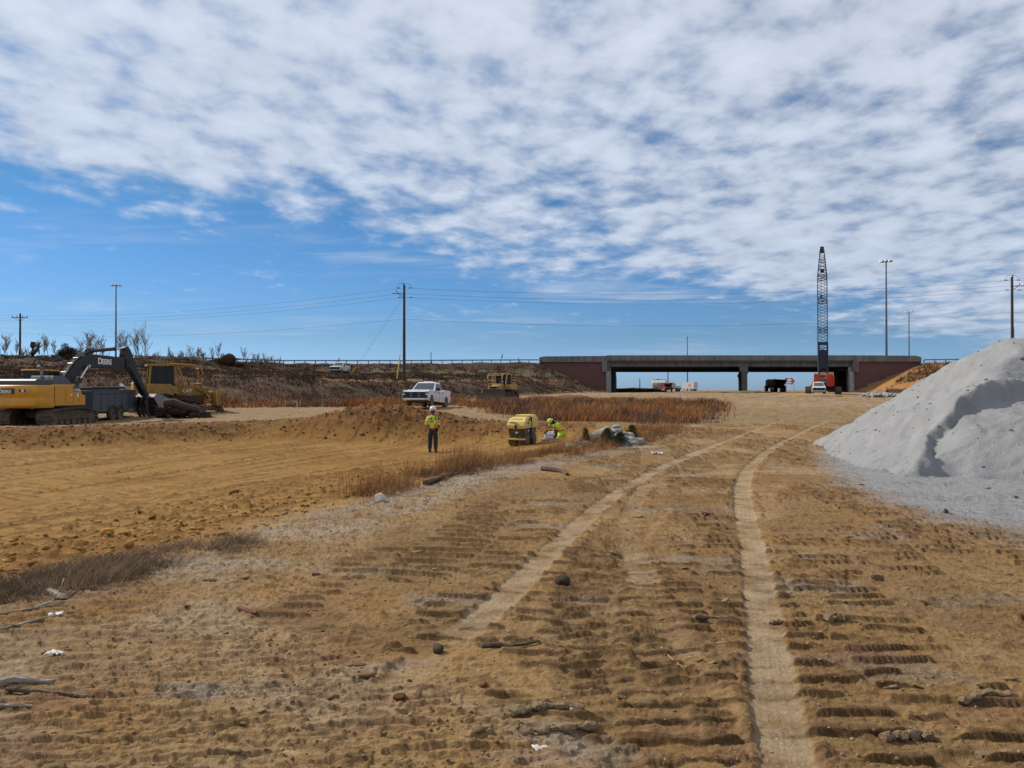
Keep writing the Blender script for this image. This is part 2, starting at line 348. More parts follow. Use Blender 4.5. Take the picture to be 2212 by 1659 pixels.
TRK_A = smooth_line([W(790, 1540), W(870, 1478), W(960, 1405), W(1080, 1308), W(1190, 1200), W(1300, 1098), W(1400, 1032), W(1520, 972), W(1640, 926), W(1740, 897), (22, 56), (27, 70), (34, 95)])
TRK_B = smooth_line([W(1700, 1700), W(1690, 1620), W(1665, 1480), W(1648, 1350), W(1628, 1220), W(1606, 1110), W(1604, 1050), W(1632, 1000), W(1700, 950), W(1790, 914), (20.5, 46), (24.6, 60), (31, 80)])
TRK_C = smooth_line([W(1500, 1460), W(1440, 1370), W(1385, 1250), W(1358, 1160), W(1378, 1080), W(1440, 1016), W(1530, 975)])
RUT = smooth_line([W(1360, 1640), W(1330, 1520), W(1290, 1400), W(1280, 1280), W(1330, 1180), W(1400, 1110)])
RUT2 = smooth_line([W(1560, 1640), W(1490, 1520), W(1420, 1420), W(1400, 1330)])
BERM = smooth_line([W(-100, 1200, -.35), W(160, 1160, -.35), W(340, 1125, -.4), W(540, 1095, -.45), W(720, 1050, -.5), W(900, 1010, -.55)])
GRV = [W(1790, 940), W(1745, 958), W(1715, 1000), W(1740, 1045), W(1820, 1090), W(1950, 1132), W(2080, 1165), W(2300, 1215), (14, 7.2), (30, 6), (34, 30), (14, 36)]
def along(X, Y, line):
    "distance to a line and the running length at the nearest point (for tread marks)"
    d = np.full(X.shape, 1e9); s = np.zeros(X.shape); sg = np.zeros(X.shape); L0 = 0
    for (ax, ay), (bx, by) in zip(line[:-1], line[1:]):
        dx, dy = bx - ax, by - ay; l = math.hypot(dx, dy); t = np.clip(((X - ax) * dx + (Y - ay) * dy) / (l * l), 0, 1)
        q = (X - ax - t * dx) ** 2 + (Y - ay - t * dy) ** 2; m = q < d; d = np.where(m, q, d); s = np.where(m, L0 + t * l, s)
        sg = np.where(m, ((X - ax) * dy - (Y - ay) * dx) / l, sg); L0 += l
    return np.sqrt(d), s, sg
def ridge(ph, p=3): return np.maximum(0, np.cos(2 * np.pi * ph)) ** p

def ground_full(X, Y):
    Z = zg(X, Y); n = len(X); D = np.hypot(X, Y)
    C = np.zeros((n, 3)); rel = np.zeros(n)
    near = D < 75; nx, ny = X[near], Y[near]
    ins = inside(nx, ny, PIT); dn = pdist(nx, ny, PIT_NEAR); df = pdist(nx, ny, PIT_FAR)
    pit = np.where(ins, S(dn / 0.9 + 0.12 * gn(nx * 1.3, ny * 1.3, 4)), 0.0)
    big = fbm(nx * .22, ny * .22, 4, 2); mid = fbm(nx * 0.9, ny * 0.9, 4, 7); fin = fbm(nx * 4.2, ny * 4.2, 4, 9); vf = fbm(nx * 17, ny * 17, 3, 12)
    cl1 = np.maximum(0, fbm(nx * 5.5, ny * 5.5, 3, 21) - 0.12); cl2 = np.maximum(0, gn(nx * 14, ny * 14, 5) - 0.18)
    cl0 = np.maximum(0, fbm(nx * 1.8, ny * 2.2, 3, 33) - 0.05)
    lod = S((24 - D[near]) / 13); vf = vf * lod; cl2 = cl2 * (.2 + .8 * lod); fin = fin * (.35 + .65 * S((50 - D[near]) / 25))
    # ---- fore ground relief: grouser ridges across the way the machines drove
    wob = 0.20 * gn(nx * .5, ny * .5, 3) + 0.035 * gn(nx * 3.1, ny * 3.1, 8)
    m1 = S((gn(nx * .42 + 3, ny * .20, 14) + 0.27) * 4.0)
    zA = [W(500, 1330), W(540, 1455), (-.35, 4.9), W(1190, 1150), W(1370, 1050), W(1200, 1035), W(760, 1150)]; zB = [W(1710, 1340), W(2260, 1235), (4.2, 3.2), (1.2, 3.2)]; zC = [W(1440, 1040), W(1590, 1040), W(1610, 1500), W(1460, 1400)]; zD = [W(1080, 1520), W(1340, 1500), W(1380, 1660), W(1090, 1660)]
    zone = np.zeros(nx.shape)
    for zp in (zA, zB, zC, zD): zi = inside(nx, ny, zp); zd = pdist(nx, ny, zp, True) * np.where(zi, 1, -1); zone = np.maximum(zone, S((zd + .35 * mid) / .3 + .4))
    m1 = np.maximum(.55 * m1, zone * S(.85 + 1.3 * gn(nx * .9, ny * .5, 17)))
    m2 = S((gn(nx * .8 + 9, ny * .42, 15) + 0.12) * 5)
    brk = S((gn(nx * 1.7, ny * 8.0, 18) + 0.20) * 4.5)
    brk2 = 0.55 + 0.9 * np.clip(fbm(nx * 8, ny * 9, 2, 19) + .3, 0, 1)
    th = R(7); lu = nx * math.cos(th) - ny * math.sin(th) + .30 * gn(ny * .22, nx * .1, 5); lv = ny * math.cos(th) + nx * math.sin(th); lw = .72
    lane = np.floor(lu / lw); lf = lu / lw - lane; fr = lambda a: a - np.floor(a); h1 = fr(np.sin(lane * 127.1) * 437.585); h2 = fr(np.sin(lane * 311.7) * 437.585); h3 = fr(np.sin(lane * 74.7) * 437.585)
    lm = S((.5 - np.abs(lf - .5) + .05 * mid) / .09); chk = np.floor(lv / 2.3 + h1 * 7 + .3 * mid); on = .12 + .88 * S((fr(np.sin(lane * 12.9 + chk * 78.2) * 437.58) - .20) * 9)
    ph = (lv + (h2 - .5) * .26 * lu + h1 * .3 + .05 * gn(nx * 1.3, ny * 1.3, 43) + .02 * gn(nx * 5, ny * 4, 44)) / (.205 + .06 * h3)
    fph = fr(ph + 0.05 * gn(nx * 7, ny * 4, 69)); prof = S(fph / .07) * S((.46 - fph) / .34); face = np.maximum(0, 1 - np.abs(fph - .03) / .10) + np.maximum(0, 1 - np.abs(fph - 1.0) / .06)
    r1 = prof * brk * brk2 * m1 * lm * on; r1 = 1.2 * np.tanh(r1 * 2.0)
    ph2 = (ny * 0.985 + 0.16 * nx + wob * 1.3) / 0.16
    r2 = ridge(ph2, 2) * brk * m2 * (1 - m1)
    calm = S((nx - np.interp(ny, [3.5, 4, 4.7, 5.85, 8, 11, 16, 30], [.3, -.13, -1.1, -1.98, -1.75, -1.2, -.3, 2]) + .5 * mid) / .45)          # the near left is packed and flaky, not ridged
    amp = 0.054 * calm
    crumb = fbm(nx * 30, ny * 30, 2, 64) * lod; cr1 = np.maximum(0, gn(nx * 9, ny * 12, 65) - .22); cr2 = np.maximum(0, gn(nx * 23, ny * 26, 66) - .2) * lod
    r1 = r1 * np.clip(1 + .45 * vf + .35 * crumb + .5 * gn(nx * 6, ny * 3, 68), .25, 2.0); r2 = r2 * np.clip(1 + 1.0 * vf, .2, 2)
    relf = amp * r1 * 1.25 + 0.024 * r2 * calm + 0.006 * mid + 0.007 * fin + 0.005 * vf + .0025 * crumb + 0.026 * cl1 * (0.25 + m1) + 0.016 * cl2 + .022 * cr1 * (.3 + m1) + .014 * cr2
    flk = gn(nx * 3.2 + .6 * ny, ny * 11 - .6 * nx, 41); flk2 = gn(nx * 7 + .6 * ny, ny * 24, 42)
    relf += (1 - .75 * calm) * (0.024 * S((flk - .12) * 14) + .013 * S((flk2 - .15) * 12) + .020 * cr1 + .02 * cr2)
    # ---- wheel ruts with lugs
    dark = np.zeros(nx.shape); lugc = np.zeros(nx.shape)
    for ln, w, sp in ((RUT, 0.34, 0.125), (RUT2, 0.22, 0.125)):
        d, s, sg = along(nx, ny, ln); m = S((w * (1 + .35 * gn(s * .9, s * 0 + 3, 4)) - d + .05 * mid) / 0.10) * S(.75 + mid * 1.5)
        lf2 = fr((s + np.abs(sg) * 0.35 + .05 * mid) / (sp * 1.15)); lug = S(lf2 / .15) * S((.62 - lf2) / .3) * (0.7 + 0.6 * fin) * S(.75 + 1.5 * gn(nx * 5, ny * 5, 98))
        edge = np.exp(-((d - w) / 0.07) ** 2) * (0.4 + 1.2 * np.maximum(0, fin + .3) + cl1 * 2)
        relf = relf * (1 - 0.6 * m) + m * (0.052 * lug * np.clip(1 + .9 * vf + .6 * crumb, .2, 2) - 0.012) + 0.030 * edge + 0.05 * m * cl1; dark = np.maximum(dark, m); lugc = np.maximum(lugc, lug * m * 1.1)
    lim = .042 + .0012 * np.clip(ny - 8, 0, 40); relf = np.where(relf > 0, lim * np.tanh(relf * .85 / lim), relf * .7) * (1 + .03 * np.clip(ny - 9, 0, 25))
    # ---- smooth tyre tracks
    tyre = np.zeros(nx.shape)
    for ln, w, k in ((TRK_A, 0.150, .95), (TRK_B, 0.145, 1.0), (TRK_C, 0.14, 0.5)):
        d, s, sg = along(nx, ny, ln); m = S((w - d + 0.035 * fin + .02 * vf) / 0.045) * k
        m *= S((1.15 if ln is not TRK_C else .75) + .9 * gn(s * .55, s * 0 + w * 9, 29) + .45 * mid) * (S(s / .7) if ln is not TRK_B else 1)
        if ln is TRK_A: m *= 1 - 0.12 * np.exp(-((ny - 5.15) / .5) ** 2) * S(0.6 + fin)
        tr = (0.0016 * ridge(sg / 0.045, 1) * ridge(s / .05, 1) + 0.0014 * ridge(sg / 0.052, 1)) * S(.5 + 2 * mid)
        edge = np.exp(-((d - w - .05) / 0.05) ** 2) * np.maximum(0, cl1 * 3 + fin * .5)
        relf = relf * (1 - 0.95 * m) + m * (tr - 0.012 + 0.0025 * fin) + 0.022 * edge * k; tyre = np.maximum(tyre, m)
    # ---- the pit: fine cross marks, clods, a windrow
    cs, sn = math.cos(R(16)), math.sin(R(16)); a = nx * sn + ny * cs; b = nx * cs - ny * sn
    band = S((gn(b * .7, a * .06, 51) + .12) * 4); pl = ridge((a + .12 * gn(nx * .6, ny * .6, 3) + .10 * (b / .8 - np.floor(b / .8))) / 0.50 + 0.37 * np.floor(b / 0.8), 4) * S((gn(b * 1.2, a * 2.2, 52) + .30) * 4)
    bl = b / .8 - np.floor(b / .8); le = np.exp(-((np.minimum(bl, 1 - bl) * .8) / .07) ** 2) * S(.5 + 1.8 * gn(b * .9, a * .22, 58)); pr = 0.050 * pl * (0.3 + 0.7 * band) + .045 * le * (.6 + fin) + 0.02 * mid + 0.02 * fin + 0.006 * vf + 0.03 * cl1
    bd = pdist(nx, ny, BERM); wr = np.exp(-(bd / 0.34) ** 2)
    cloddy = np.maximum(S(1 - np.abs(dn - 1.9) / 1.9), wr * 0.8); cloddy = np.maximum(cloddy, S((1.5 + 1.2 * mid - np.abs(df - 1.6)) / 1.2) * (nx < 3))
    cloddy = cloddy * S(.62 + 1.3 * mid)
    pr = pr * (1 - 0.8 * cloddy) + cloddy * (0.08 * cl1 * 2.2 + 0.05 * cl2 + 0.06 * cl0) + 0.10 * wr * (0.7 + cl0)
    relf = relf * (1 - pit) + pr * pit
    hp = S((zg(nx, ny) - 0.05) / .3) * (ny > 36) * (ny < 46) * (nx < 0) * (nx > -14)
    far = S((ny - 33) / 8) * (1 - pit)
    relf = relf * (1 - .5 * far) + far * (0.05 * mid + 0.07 * cl0 + 0.05 * cl1 + .03 * np.abs(gn(nx * .5 + ny * .1, ny * 2.2, 57)))
    relf += hp * (0.10 * cl0 + 0.06 * cl1 + 0.02 * fin - .12 * np.maximum(0, gn(nx * .9, ny * .9, 88)))
    bk = S(1 - df / 2.2) * (ny > 20) * (nx < 4); relf += bk * (0.14 * cl0 + 0.06 * cl1 + .03 * np.abs(fin))
    # ---- colours: the soil's own tones, plus painted shade on ridges and pit marks
    tan = np.array([0.280, 0.193, 0.096]); tan2 = np.array([0.205, 0.130, 0.062]); pale = np.array([0.34, 0.255, 0.155]); grey = np.array([0.255, 0.238, 0.212])
    ora = np.array([0.262, 0.146, 0.042]); ora2 = np.array([0.205, 0.098, 0.026]); red = np.array([0.20, 0.075, 0.025]); dk = np.array([0.145, 0.088, 0.038])
    def mixc(c, k, w): w = np.clip(w, 0, 1)[:, None]; return c * (1 - w) + k * w
    c = np.tile(tan, (len(nx), 1))
    c = mixc(c, tan2, S(big * 2.2 + .45) * .8); c = mixc(c, pale, S((mid + big * .6) * 2.4 - .05) * .75)
    c = mixc(c, np.array([0.27, .15, .05]), S((gn(nx * .5, ny * .9, 61) - .12) * 5) * .3)
    gm = S((fbm(nx * .55 + 5, ny * .9, 4, 71) - 0.20) * 5.5); strip = S((1.5 - dn) / .7) * (~ins) * S((ny - 8) / 3) * S((26 - ny) / 5)
    gm = np.maximum(gm * .85, strip * S(.75 + fin + mid * 1.4)); c = mixc(c, grey, gm * (1 - .3 * m1)); c = mixc(c, np.array([.31, .265, .20]), (1 - calm) * S(.45 + mid * 1.2) * .6)
    c = c * np.array([.97, .875, .77]); dk = np.array([0.078, 0.044, 0.020]); c = mixc(c, np.array([.155, .094, .040]), m1 * calm * .65); c = mixc(c, dk * .7, np.clip(face, 0, 1) * S(m1 * lm * on * brk * 3) * calm * .85); c = mixc(c, dk * 1.15, S((r1 - .25) * 2.2) * .72 * calm * (.65 + .35 * S(fin * 2 + .6))); c = mixc(c, dk * 1.3, S((cl1 * 2.4 + cl2 * 1.5 + cr2 * 1.2 * (1 - calm)) - .05) * .7)  # ridges: moist clay plus shade painted in, darkest on the near faces
    c = mixc(c, dk * 1.2, dark * (.12 + .75 * np.clip(lugc, 0, 1)))
    c = mixc(c, np.array([0.19, .10, .06]), S((gn(nx * 1.1, ny * 4, 77) - .25) * 6) * .35)
    c = mixc(c, np.array([0.315, 0.235, 0.142]), tyre * .92 * S(.62 + .7 * mid + .8 * fin + .3 * crumb))
    pc = np.tile(ora, (len(nx), 1)); pc = mixc(pc, ora2, S(big * 2.0 + mid * .9 + .35) * .75); pc = mixc(pc, np.array([.30, .195, .078]), S((mid - .1) * 3) * .5 * (1 - cloddy))
    pc = mixc(pc, red, cloddy * S(.3 + mid * 1.6) * .55 * S((ny - 14) / 14)); pc = mixc(pc, np.array([.105, .055, .018]), np.maximum(S((pl - .15) * 2.2) * .6 * (.4 + .6 * band), le * .9)); pc = mixc(pc, np.array([.15, .075, .025]), S(cl1 * 2.6 + cloddy * .3) * .55)  # shadows of the cross marks painted in dark; lane edges darkened too
    c = mixc(c, np.array([0.30, 0.165, 0.055]), S((1.4 - dn) / 1.4) * (ins) * .5)
    c = c * (1 - pit[:, None]) + pc * pit[:, None]
    el = fbm(nx * .8, ny * 1.9, 4, 191); c = mixc(c, np.array([.13, .078, .038]), S((el - .10) * 4.5) * .55 * far * (1 - tyre)); road = far * S((ny - 34) / 4) * S(.9 - el * 2); c = mixc(c, np.array([.22, .155, .085]), road * .75)
    c = mixc(c, np.array([.130, .064, .025]), np.maximum(hp, bk * .95) * .92); c = mixc(c, np.array([.21, .115, .042]), np.maximum(hp, bk) * S((cl0 + mid * .6) * 2.5) * .65); c = mixc(c, np.array([.075, .038, .018]), np.maximum(hp, bk) * S((gn(nx * 2.2, ny * 2.2, 66) - .12) * 6) * .7); c = mixc(c, red, bk * S(.2 + mid * 2) * .6)
    gv = inside(nx + .5 * mid, ny + .5 * mid, GRV); gd = pdist(nx + .5 * mid, ny + .5 * mid, GRV, True); gw = np.where(gv, S(gd / 1.3), S(.25 - gd / 1.0) * .6)
    grl = ridge((nx * .75 + ny * .66 + .06 * mid) / .24, 3) * S((gn(nx * .9, ny * .9, 81) + .12) * 4) * S(1 + gn(nx * 3, ny * 3, 84) * 2)
    gw = gw * S(.8 + fin * 1.2 + np.where(gv, gd, 0) * .5); c = mixc(c, np.array([.235, .232, .23]) , gw); c = mixc(c, np.array([.13, .128, .125]), gw * grl * .6)
    relf = relf * (1 - .5 * gw) + gw * (.030 * grl + .008 * fin)
    c = c * (1 + .16 * fin[:, None] + .12 * vf[:, None]); fade = S((75 - D[near]) / 12)
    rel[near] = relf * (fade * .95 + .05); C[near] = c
    # ---- far ground and slopes
    f = D > 60; fx, fy = X[f], Y[f]; bg_ = fbm(fx * .06, fy * .06, 4, 91); md = fbm(fx * .25, fy * .25, 4, 93); fi = fbm(fx * 1.1, fy * 1.1, 3, 95)
    c = np.tile(np.array([.245, .163, .078]), (len(fx), 1)); c = mixc(c, np.array([.24, .135, .06]), S(md * 2.5 + .4) * .7); c = mixc(c, np.array([.33, .265, .18]), S(fi * 3 - .1) * .5); el = fbm(fx * .35, fy * 1.0, 4, 191); c = mixc(c, np.array([.13, .078, .038]), S((el - .08) * 4.5) * .6); c = mixc(c, np.array([.27, .255, .235]), S((fbm(fx * .2 + 7, fy * .5, 3, 195) - .22) * 7) * .7)
    up = (Z[f] - np.interp(fy, [-100, 36, 46, 62, 93, 130, 165, 230, 400, 900], [0, 0, 0.02, 0.28, 0.36, 0.95, 1.18, 1.15, 1.2, 0.9]))
    left = fx < 30; hl = S((up - .12) / .5) * left
    hc = np.tile(np.array([.066, .038, .024]), (len(fx), 1)); hc = mixc(hc, np.array([.080, .045, .026]), S(bg_ * 2.5 + md * .8 + .3) * .8); hc = mixc(hc, np.array([.060, .048, .032]), S((md - .05) * 3.5) * .6)
    hc = mixc(hc, np.array([.17, .10, .045]), S((fi - .1) * 3) * .3)
    bench = S((up - 3.0 + .5 * md) / .4) * S((4.35 - up + .5 * md) / .35) * (fx > -26); hc = mixc(hc, np.array([.115, .105, .068]), bench * .85)
    pth = np.exp(-((up - 2.35 + .25 * md) / .18) ** 2) * (fx > -20); hc = mixc(hc, np.array([.24, .15, .075]), pth * .8)
    rc = S((gn(fx * .12, fy * .12, 99) - .15) * 6) * S((up - 1.8) / .4) * S((3.1 - up) / .4) * (fx > 0); hc = mixc(hc, np.array([.24, .075, .025]), rc)
    c = c * (1 - hl[:, None]) + hc * hl[:, None]
    hr = S((up - .3) / .8) * (~left); hc = mixc(np.tile(np.array([.33, .155, .055]), (len(fx), 1)), np.array([.15, .105, .055]), S(md * 2 + .1 + S((up - 4) / 2))); c = c * (1 - hr[:, None]) + hc * hr[:, None]
    dirtdark = S((.9 - np.abs(fy - 128 - 4 * bg_) / 9)) * (fx > 52) * (up < 1.5); c = mixc(c, np.array([.14, .075, .04]), dirtdark)
    c = c * (1 + .22 * fi[:, None] + .15 * md[:, None])
    wgt = S((D[f] - 60) / 13)[:, None]; C[f] = C[f] * (1 - wgt) + c * wgt
    rl = .06 * md + .09 * fi + .05 * hl * np.maximum(0, fi) + .32 * hl * md; rel[f] += rl * S((D[f] - 60) / 13) * S((700 - D[f]) / 300)
    # the plot by the bridge stays clean where walls stand
    return Z + rel, np.clip(C, .012, .8)

def ground_rings():
    r = [0.25]
    while r[-1] < 6000:
        d = r[-1]
        st = 0.25 if d < 2.2 else max(0.0085, min(d * d / 1900.0, d * (0.0046 if d < 30 else .0027 if d < 47 else .0046 if d < 62 else 0.009 if d < 330 else 0.06)))
        if 2.0 < d < 2.45: st = 0.02
        r.append(d + st)
    return np.array(r)
az = np.concatenate([np.linspace(-180, -60, 60, endpoint=False), np.linspace(-60, -36, 120, endpoint=False), np.linspace(-36, 36, 1560, endpoint=False), np.linspace(36, 60, 120, endpoint=False), np.linspace(60, 180, 60, endpoint=False)])
rr = ground_rings(); AZ, RRg = np.meshgrid(np.radians(az), rr)
GX = (RRg * np.sin(AZ)).ravel(); GY = (RRg * np.cos(AZ)).ravel()
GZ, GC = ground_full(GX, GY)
nc, nr = len(az), len(rr)
I = np.arange(nr * nc).reshape(nr, nc); J = np.roll(I, -1, axis=1)
F = np.stack([I[:-1], J[:-1], J[1:], I[1:]], -1).reshape(-1, 4)[:, ::-1]
GM = attr_mat('soil', rough=0.97, bumps=((45, 0.9, 0.02), (190, 0.7, 0.006)), var=0.22, vscale=26.0, spec=0.08)
base_up = GZ - np.interp(GY, [-100, 36, 46, 62, 93, 130, 165, 230, 400, 900], [0, 0, 0.02, 0.28, 0.36, 0.95, 1.18, 1.15, 1.2, 0.9])
hillv = ((inside(GX, GY, RAISE_L) | inside(GX, GY, RAISE_R)) & (base_up > 0.15))
fh = hillv[F].all(axis=1)
def submesh(name, Fs):
    used, inv = np.unique(Fs, return_inverse=True)
    return np_mesh(name, np.stack([GX[used], GY[used], GZ[used]], 1), inv.reshape(-1, 4), GM, col=GC[used], smooth=True)
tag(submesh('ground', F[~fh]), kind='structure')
tag(submesh('hillside', F[fh]), kind='structure')
def gz(x, y):
    z, _ = ground_full(np.atleast_1d(np.asarray(x, float)), np.atleast_1d(np.asarray(y, float))); return z
# ---------------------------------------------------------------- materials for machines
YEL = mat('machine yellow paint', (0.56, 0.255, 0.018), 0.45, var=.10, dust=.5, spec=.45)
YEL2 = mat('old yellow paint', (0.50, 0.275, 0.05), 0.55, var=.18, dust=.55)
CHAR = mat('charcoal paint', (0.013, 0.014, 0.018), 0.45, var=.2, dust=.06)
HOODG = mat('hood grey paint', (0.055, 0.062, 0.078), 0.5, var=.15, dust=.1)
BLK = mat('black rubber', (0.016, 0.016, 0.017), 0.8, var=.25, dust=.5)
STL = mat('worn steel', (0.26, 0.25, 0.24), 0.42, 0.7, var=.25)
CHROME = mat('bright rod', (0.62, 0.62, 0.62), 0.22, 0.9, var=.05)
TRK = mat('muddy track steel', (0.075, 0.062, 0.052), 0.75, 0.15, var=.4, vscale=6, bump=.5, bscale=18, dust=.55)
GLS = mat('dark glass', (0.010, 0.012, 0.014), 0.22, var=.1, spec=.35)
SLATE = mat('slate painted trailer', (0.060, 0.070, 0.090), 0.5, var=.14, dust=.3)
LETW = mat('white lettering', (0.72, 0.72, 0.70), 0.5, var=.06)
RUST = mat('rusty brown steel', (0.085, 0.045, 0.028), 0.85, .1, var=.4, bump=.5, dust=.4)

def track_loop(L, H, rf, rr_, n=10, sag=0.0):
    "outline of a crawler track (x, z) front and rear radius"
    zf, zr = rf, rr_; pts = []
    for i in range(n + 1): t = -math.pi / 2 + math.pi * i / n; pts.append((L / 2 - rf + rf * math.cos(t), zf + rf * math.sin(t)))
    m = 6
    for i in range(1, m): t = i / m; pts.append(((L / 2 - rf) * (1 - t) + (-L / 2 + rr_) * t, (2 * rf) * (1 - t) + 2 * rr_ * t + (H - 2 * max(rf, rr_)) * math.sin(math.pi * t)))
    for i in range(n + 1): t = math.pi / 2 + math.pi * i / n; pts.append((-L / 2 + rr_ + rr_ * math.cos(t), zr + rr_ * math.sin(t)))
    return pts
def resample(pts, step):
    P = pts + [pts[0]]; ds = [math.dist(a, b) for a, b in zip(P[:-1], P[1:])]; T = sum(ds); n = int(T / step); out = []; i = 0; acc = 0
    for k in range(n):
        s = T * k / n
        while acc + ds[i] < s: acc += ds[i]; i += 1
        t = (s - acc) / ds[i]; a, b = P[i], P[i + 1]; out.append((a[0] + (b[0] - a[0]) * t, a[1] + (b[1] - a[1]) * t, math.atan2(b[1] - a[1], b[0] - a[0])))
    return out
def add_track(root, yc, w, L, H, rf, rr_, pitch=0.19):
    o = track_loop(L, H, rf, rr_); mb = MB()
    for x, z, a in resample(o, pitch):
        mb.box((x, yc, z + .02), (pitch * .93, w, .035), (0, -a, 0)); nx, nz = math.sin(a), -math.cos(a)
        mb.box((x + nx * .035, yc, z + .02 + nz * .035), (.03, w * .98, .06), (0, -a, 0))
    tr = mb.build('track', TRK, root)
    inn = [(x * .965, z * .9 + .06) for x, z in o]; m2 = MB(); m2.prism(inn, yc - w * .22, yc + w * .22); m2.build('track_chain', TRK, tr)
    m3 = MB(); m3.b2(-L / 2 + rr_ * 1.1, L / 2 - rf * 1.1, yc - w * .30, yc + w * .30, H * .36, H * .70); m3.build('track_frame', RUST, tr, bevel=.03)
    m4 = MB()
    for k in range(7): x = -L / 2 + rr_ * 1.5 + (L - 1.5 * (rf + rr_)) * k / 6; m4.cyl((x, yc - w * .34, .2), (x, yc + w * .34, .2), .12, n=10)
    m4.build_each('roller', TRK, tr)
    for x, r in ((L / 2 - rf, rf * .82), (-L / 2 + rr_, rr_ * .82)):
        m5 = MB(); m5.cyl((x, yc - w * .33, r / .82), (x, yc + w * .33, r / .82), r, n=18); m5.cyl((x, yc - w * .38, r / .82), (x, yc + w * .38, r / .82), r * .42, n=12); m5.build('idler_wheel', TRK, tr)
    return tr
def hyd(root, a, b, r, split=.55, nm='hydraulic_cylinder', cm=None):
    a, b = Vector(a), Vector(b); m = a.lerp(b, split); mb = MB(); mb.cyl(a, m, r, n=12); mb.cyl(a + (m - a) * .97, m + (m - a).normalized() * .03, r * 1.15, n=12)
    c = mb.build(nm, cm or CHAR, root, smooth=True); k = MB(); k.cyl(m, b, r * .55, n=10); k.cyl(b + Vector((0, -r, 0)), b + Vector((0, r, 0)), r * .9, n=10); k.build('rod', CHROME, c, smooth=True); return c

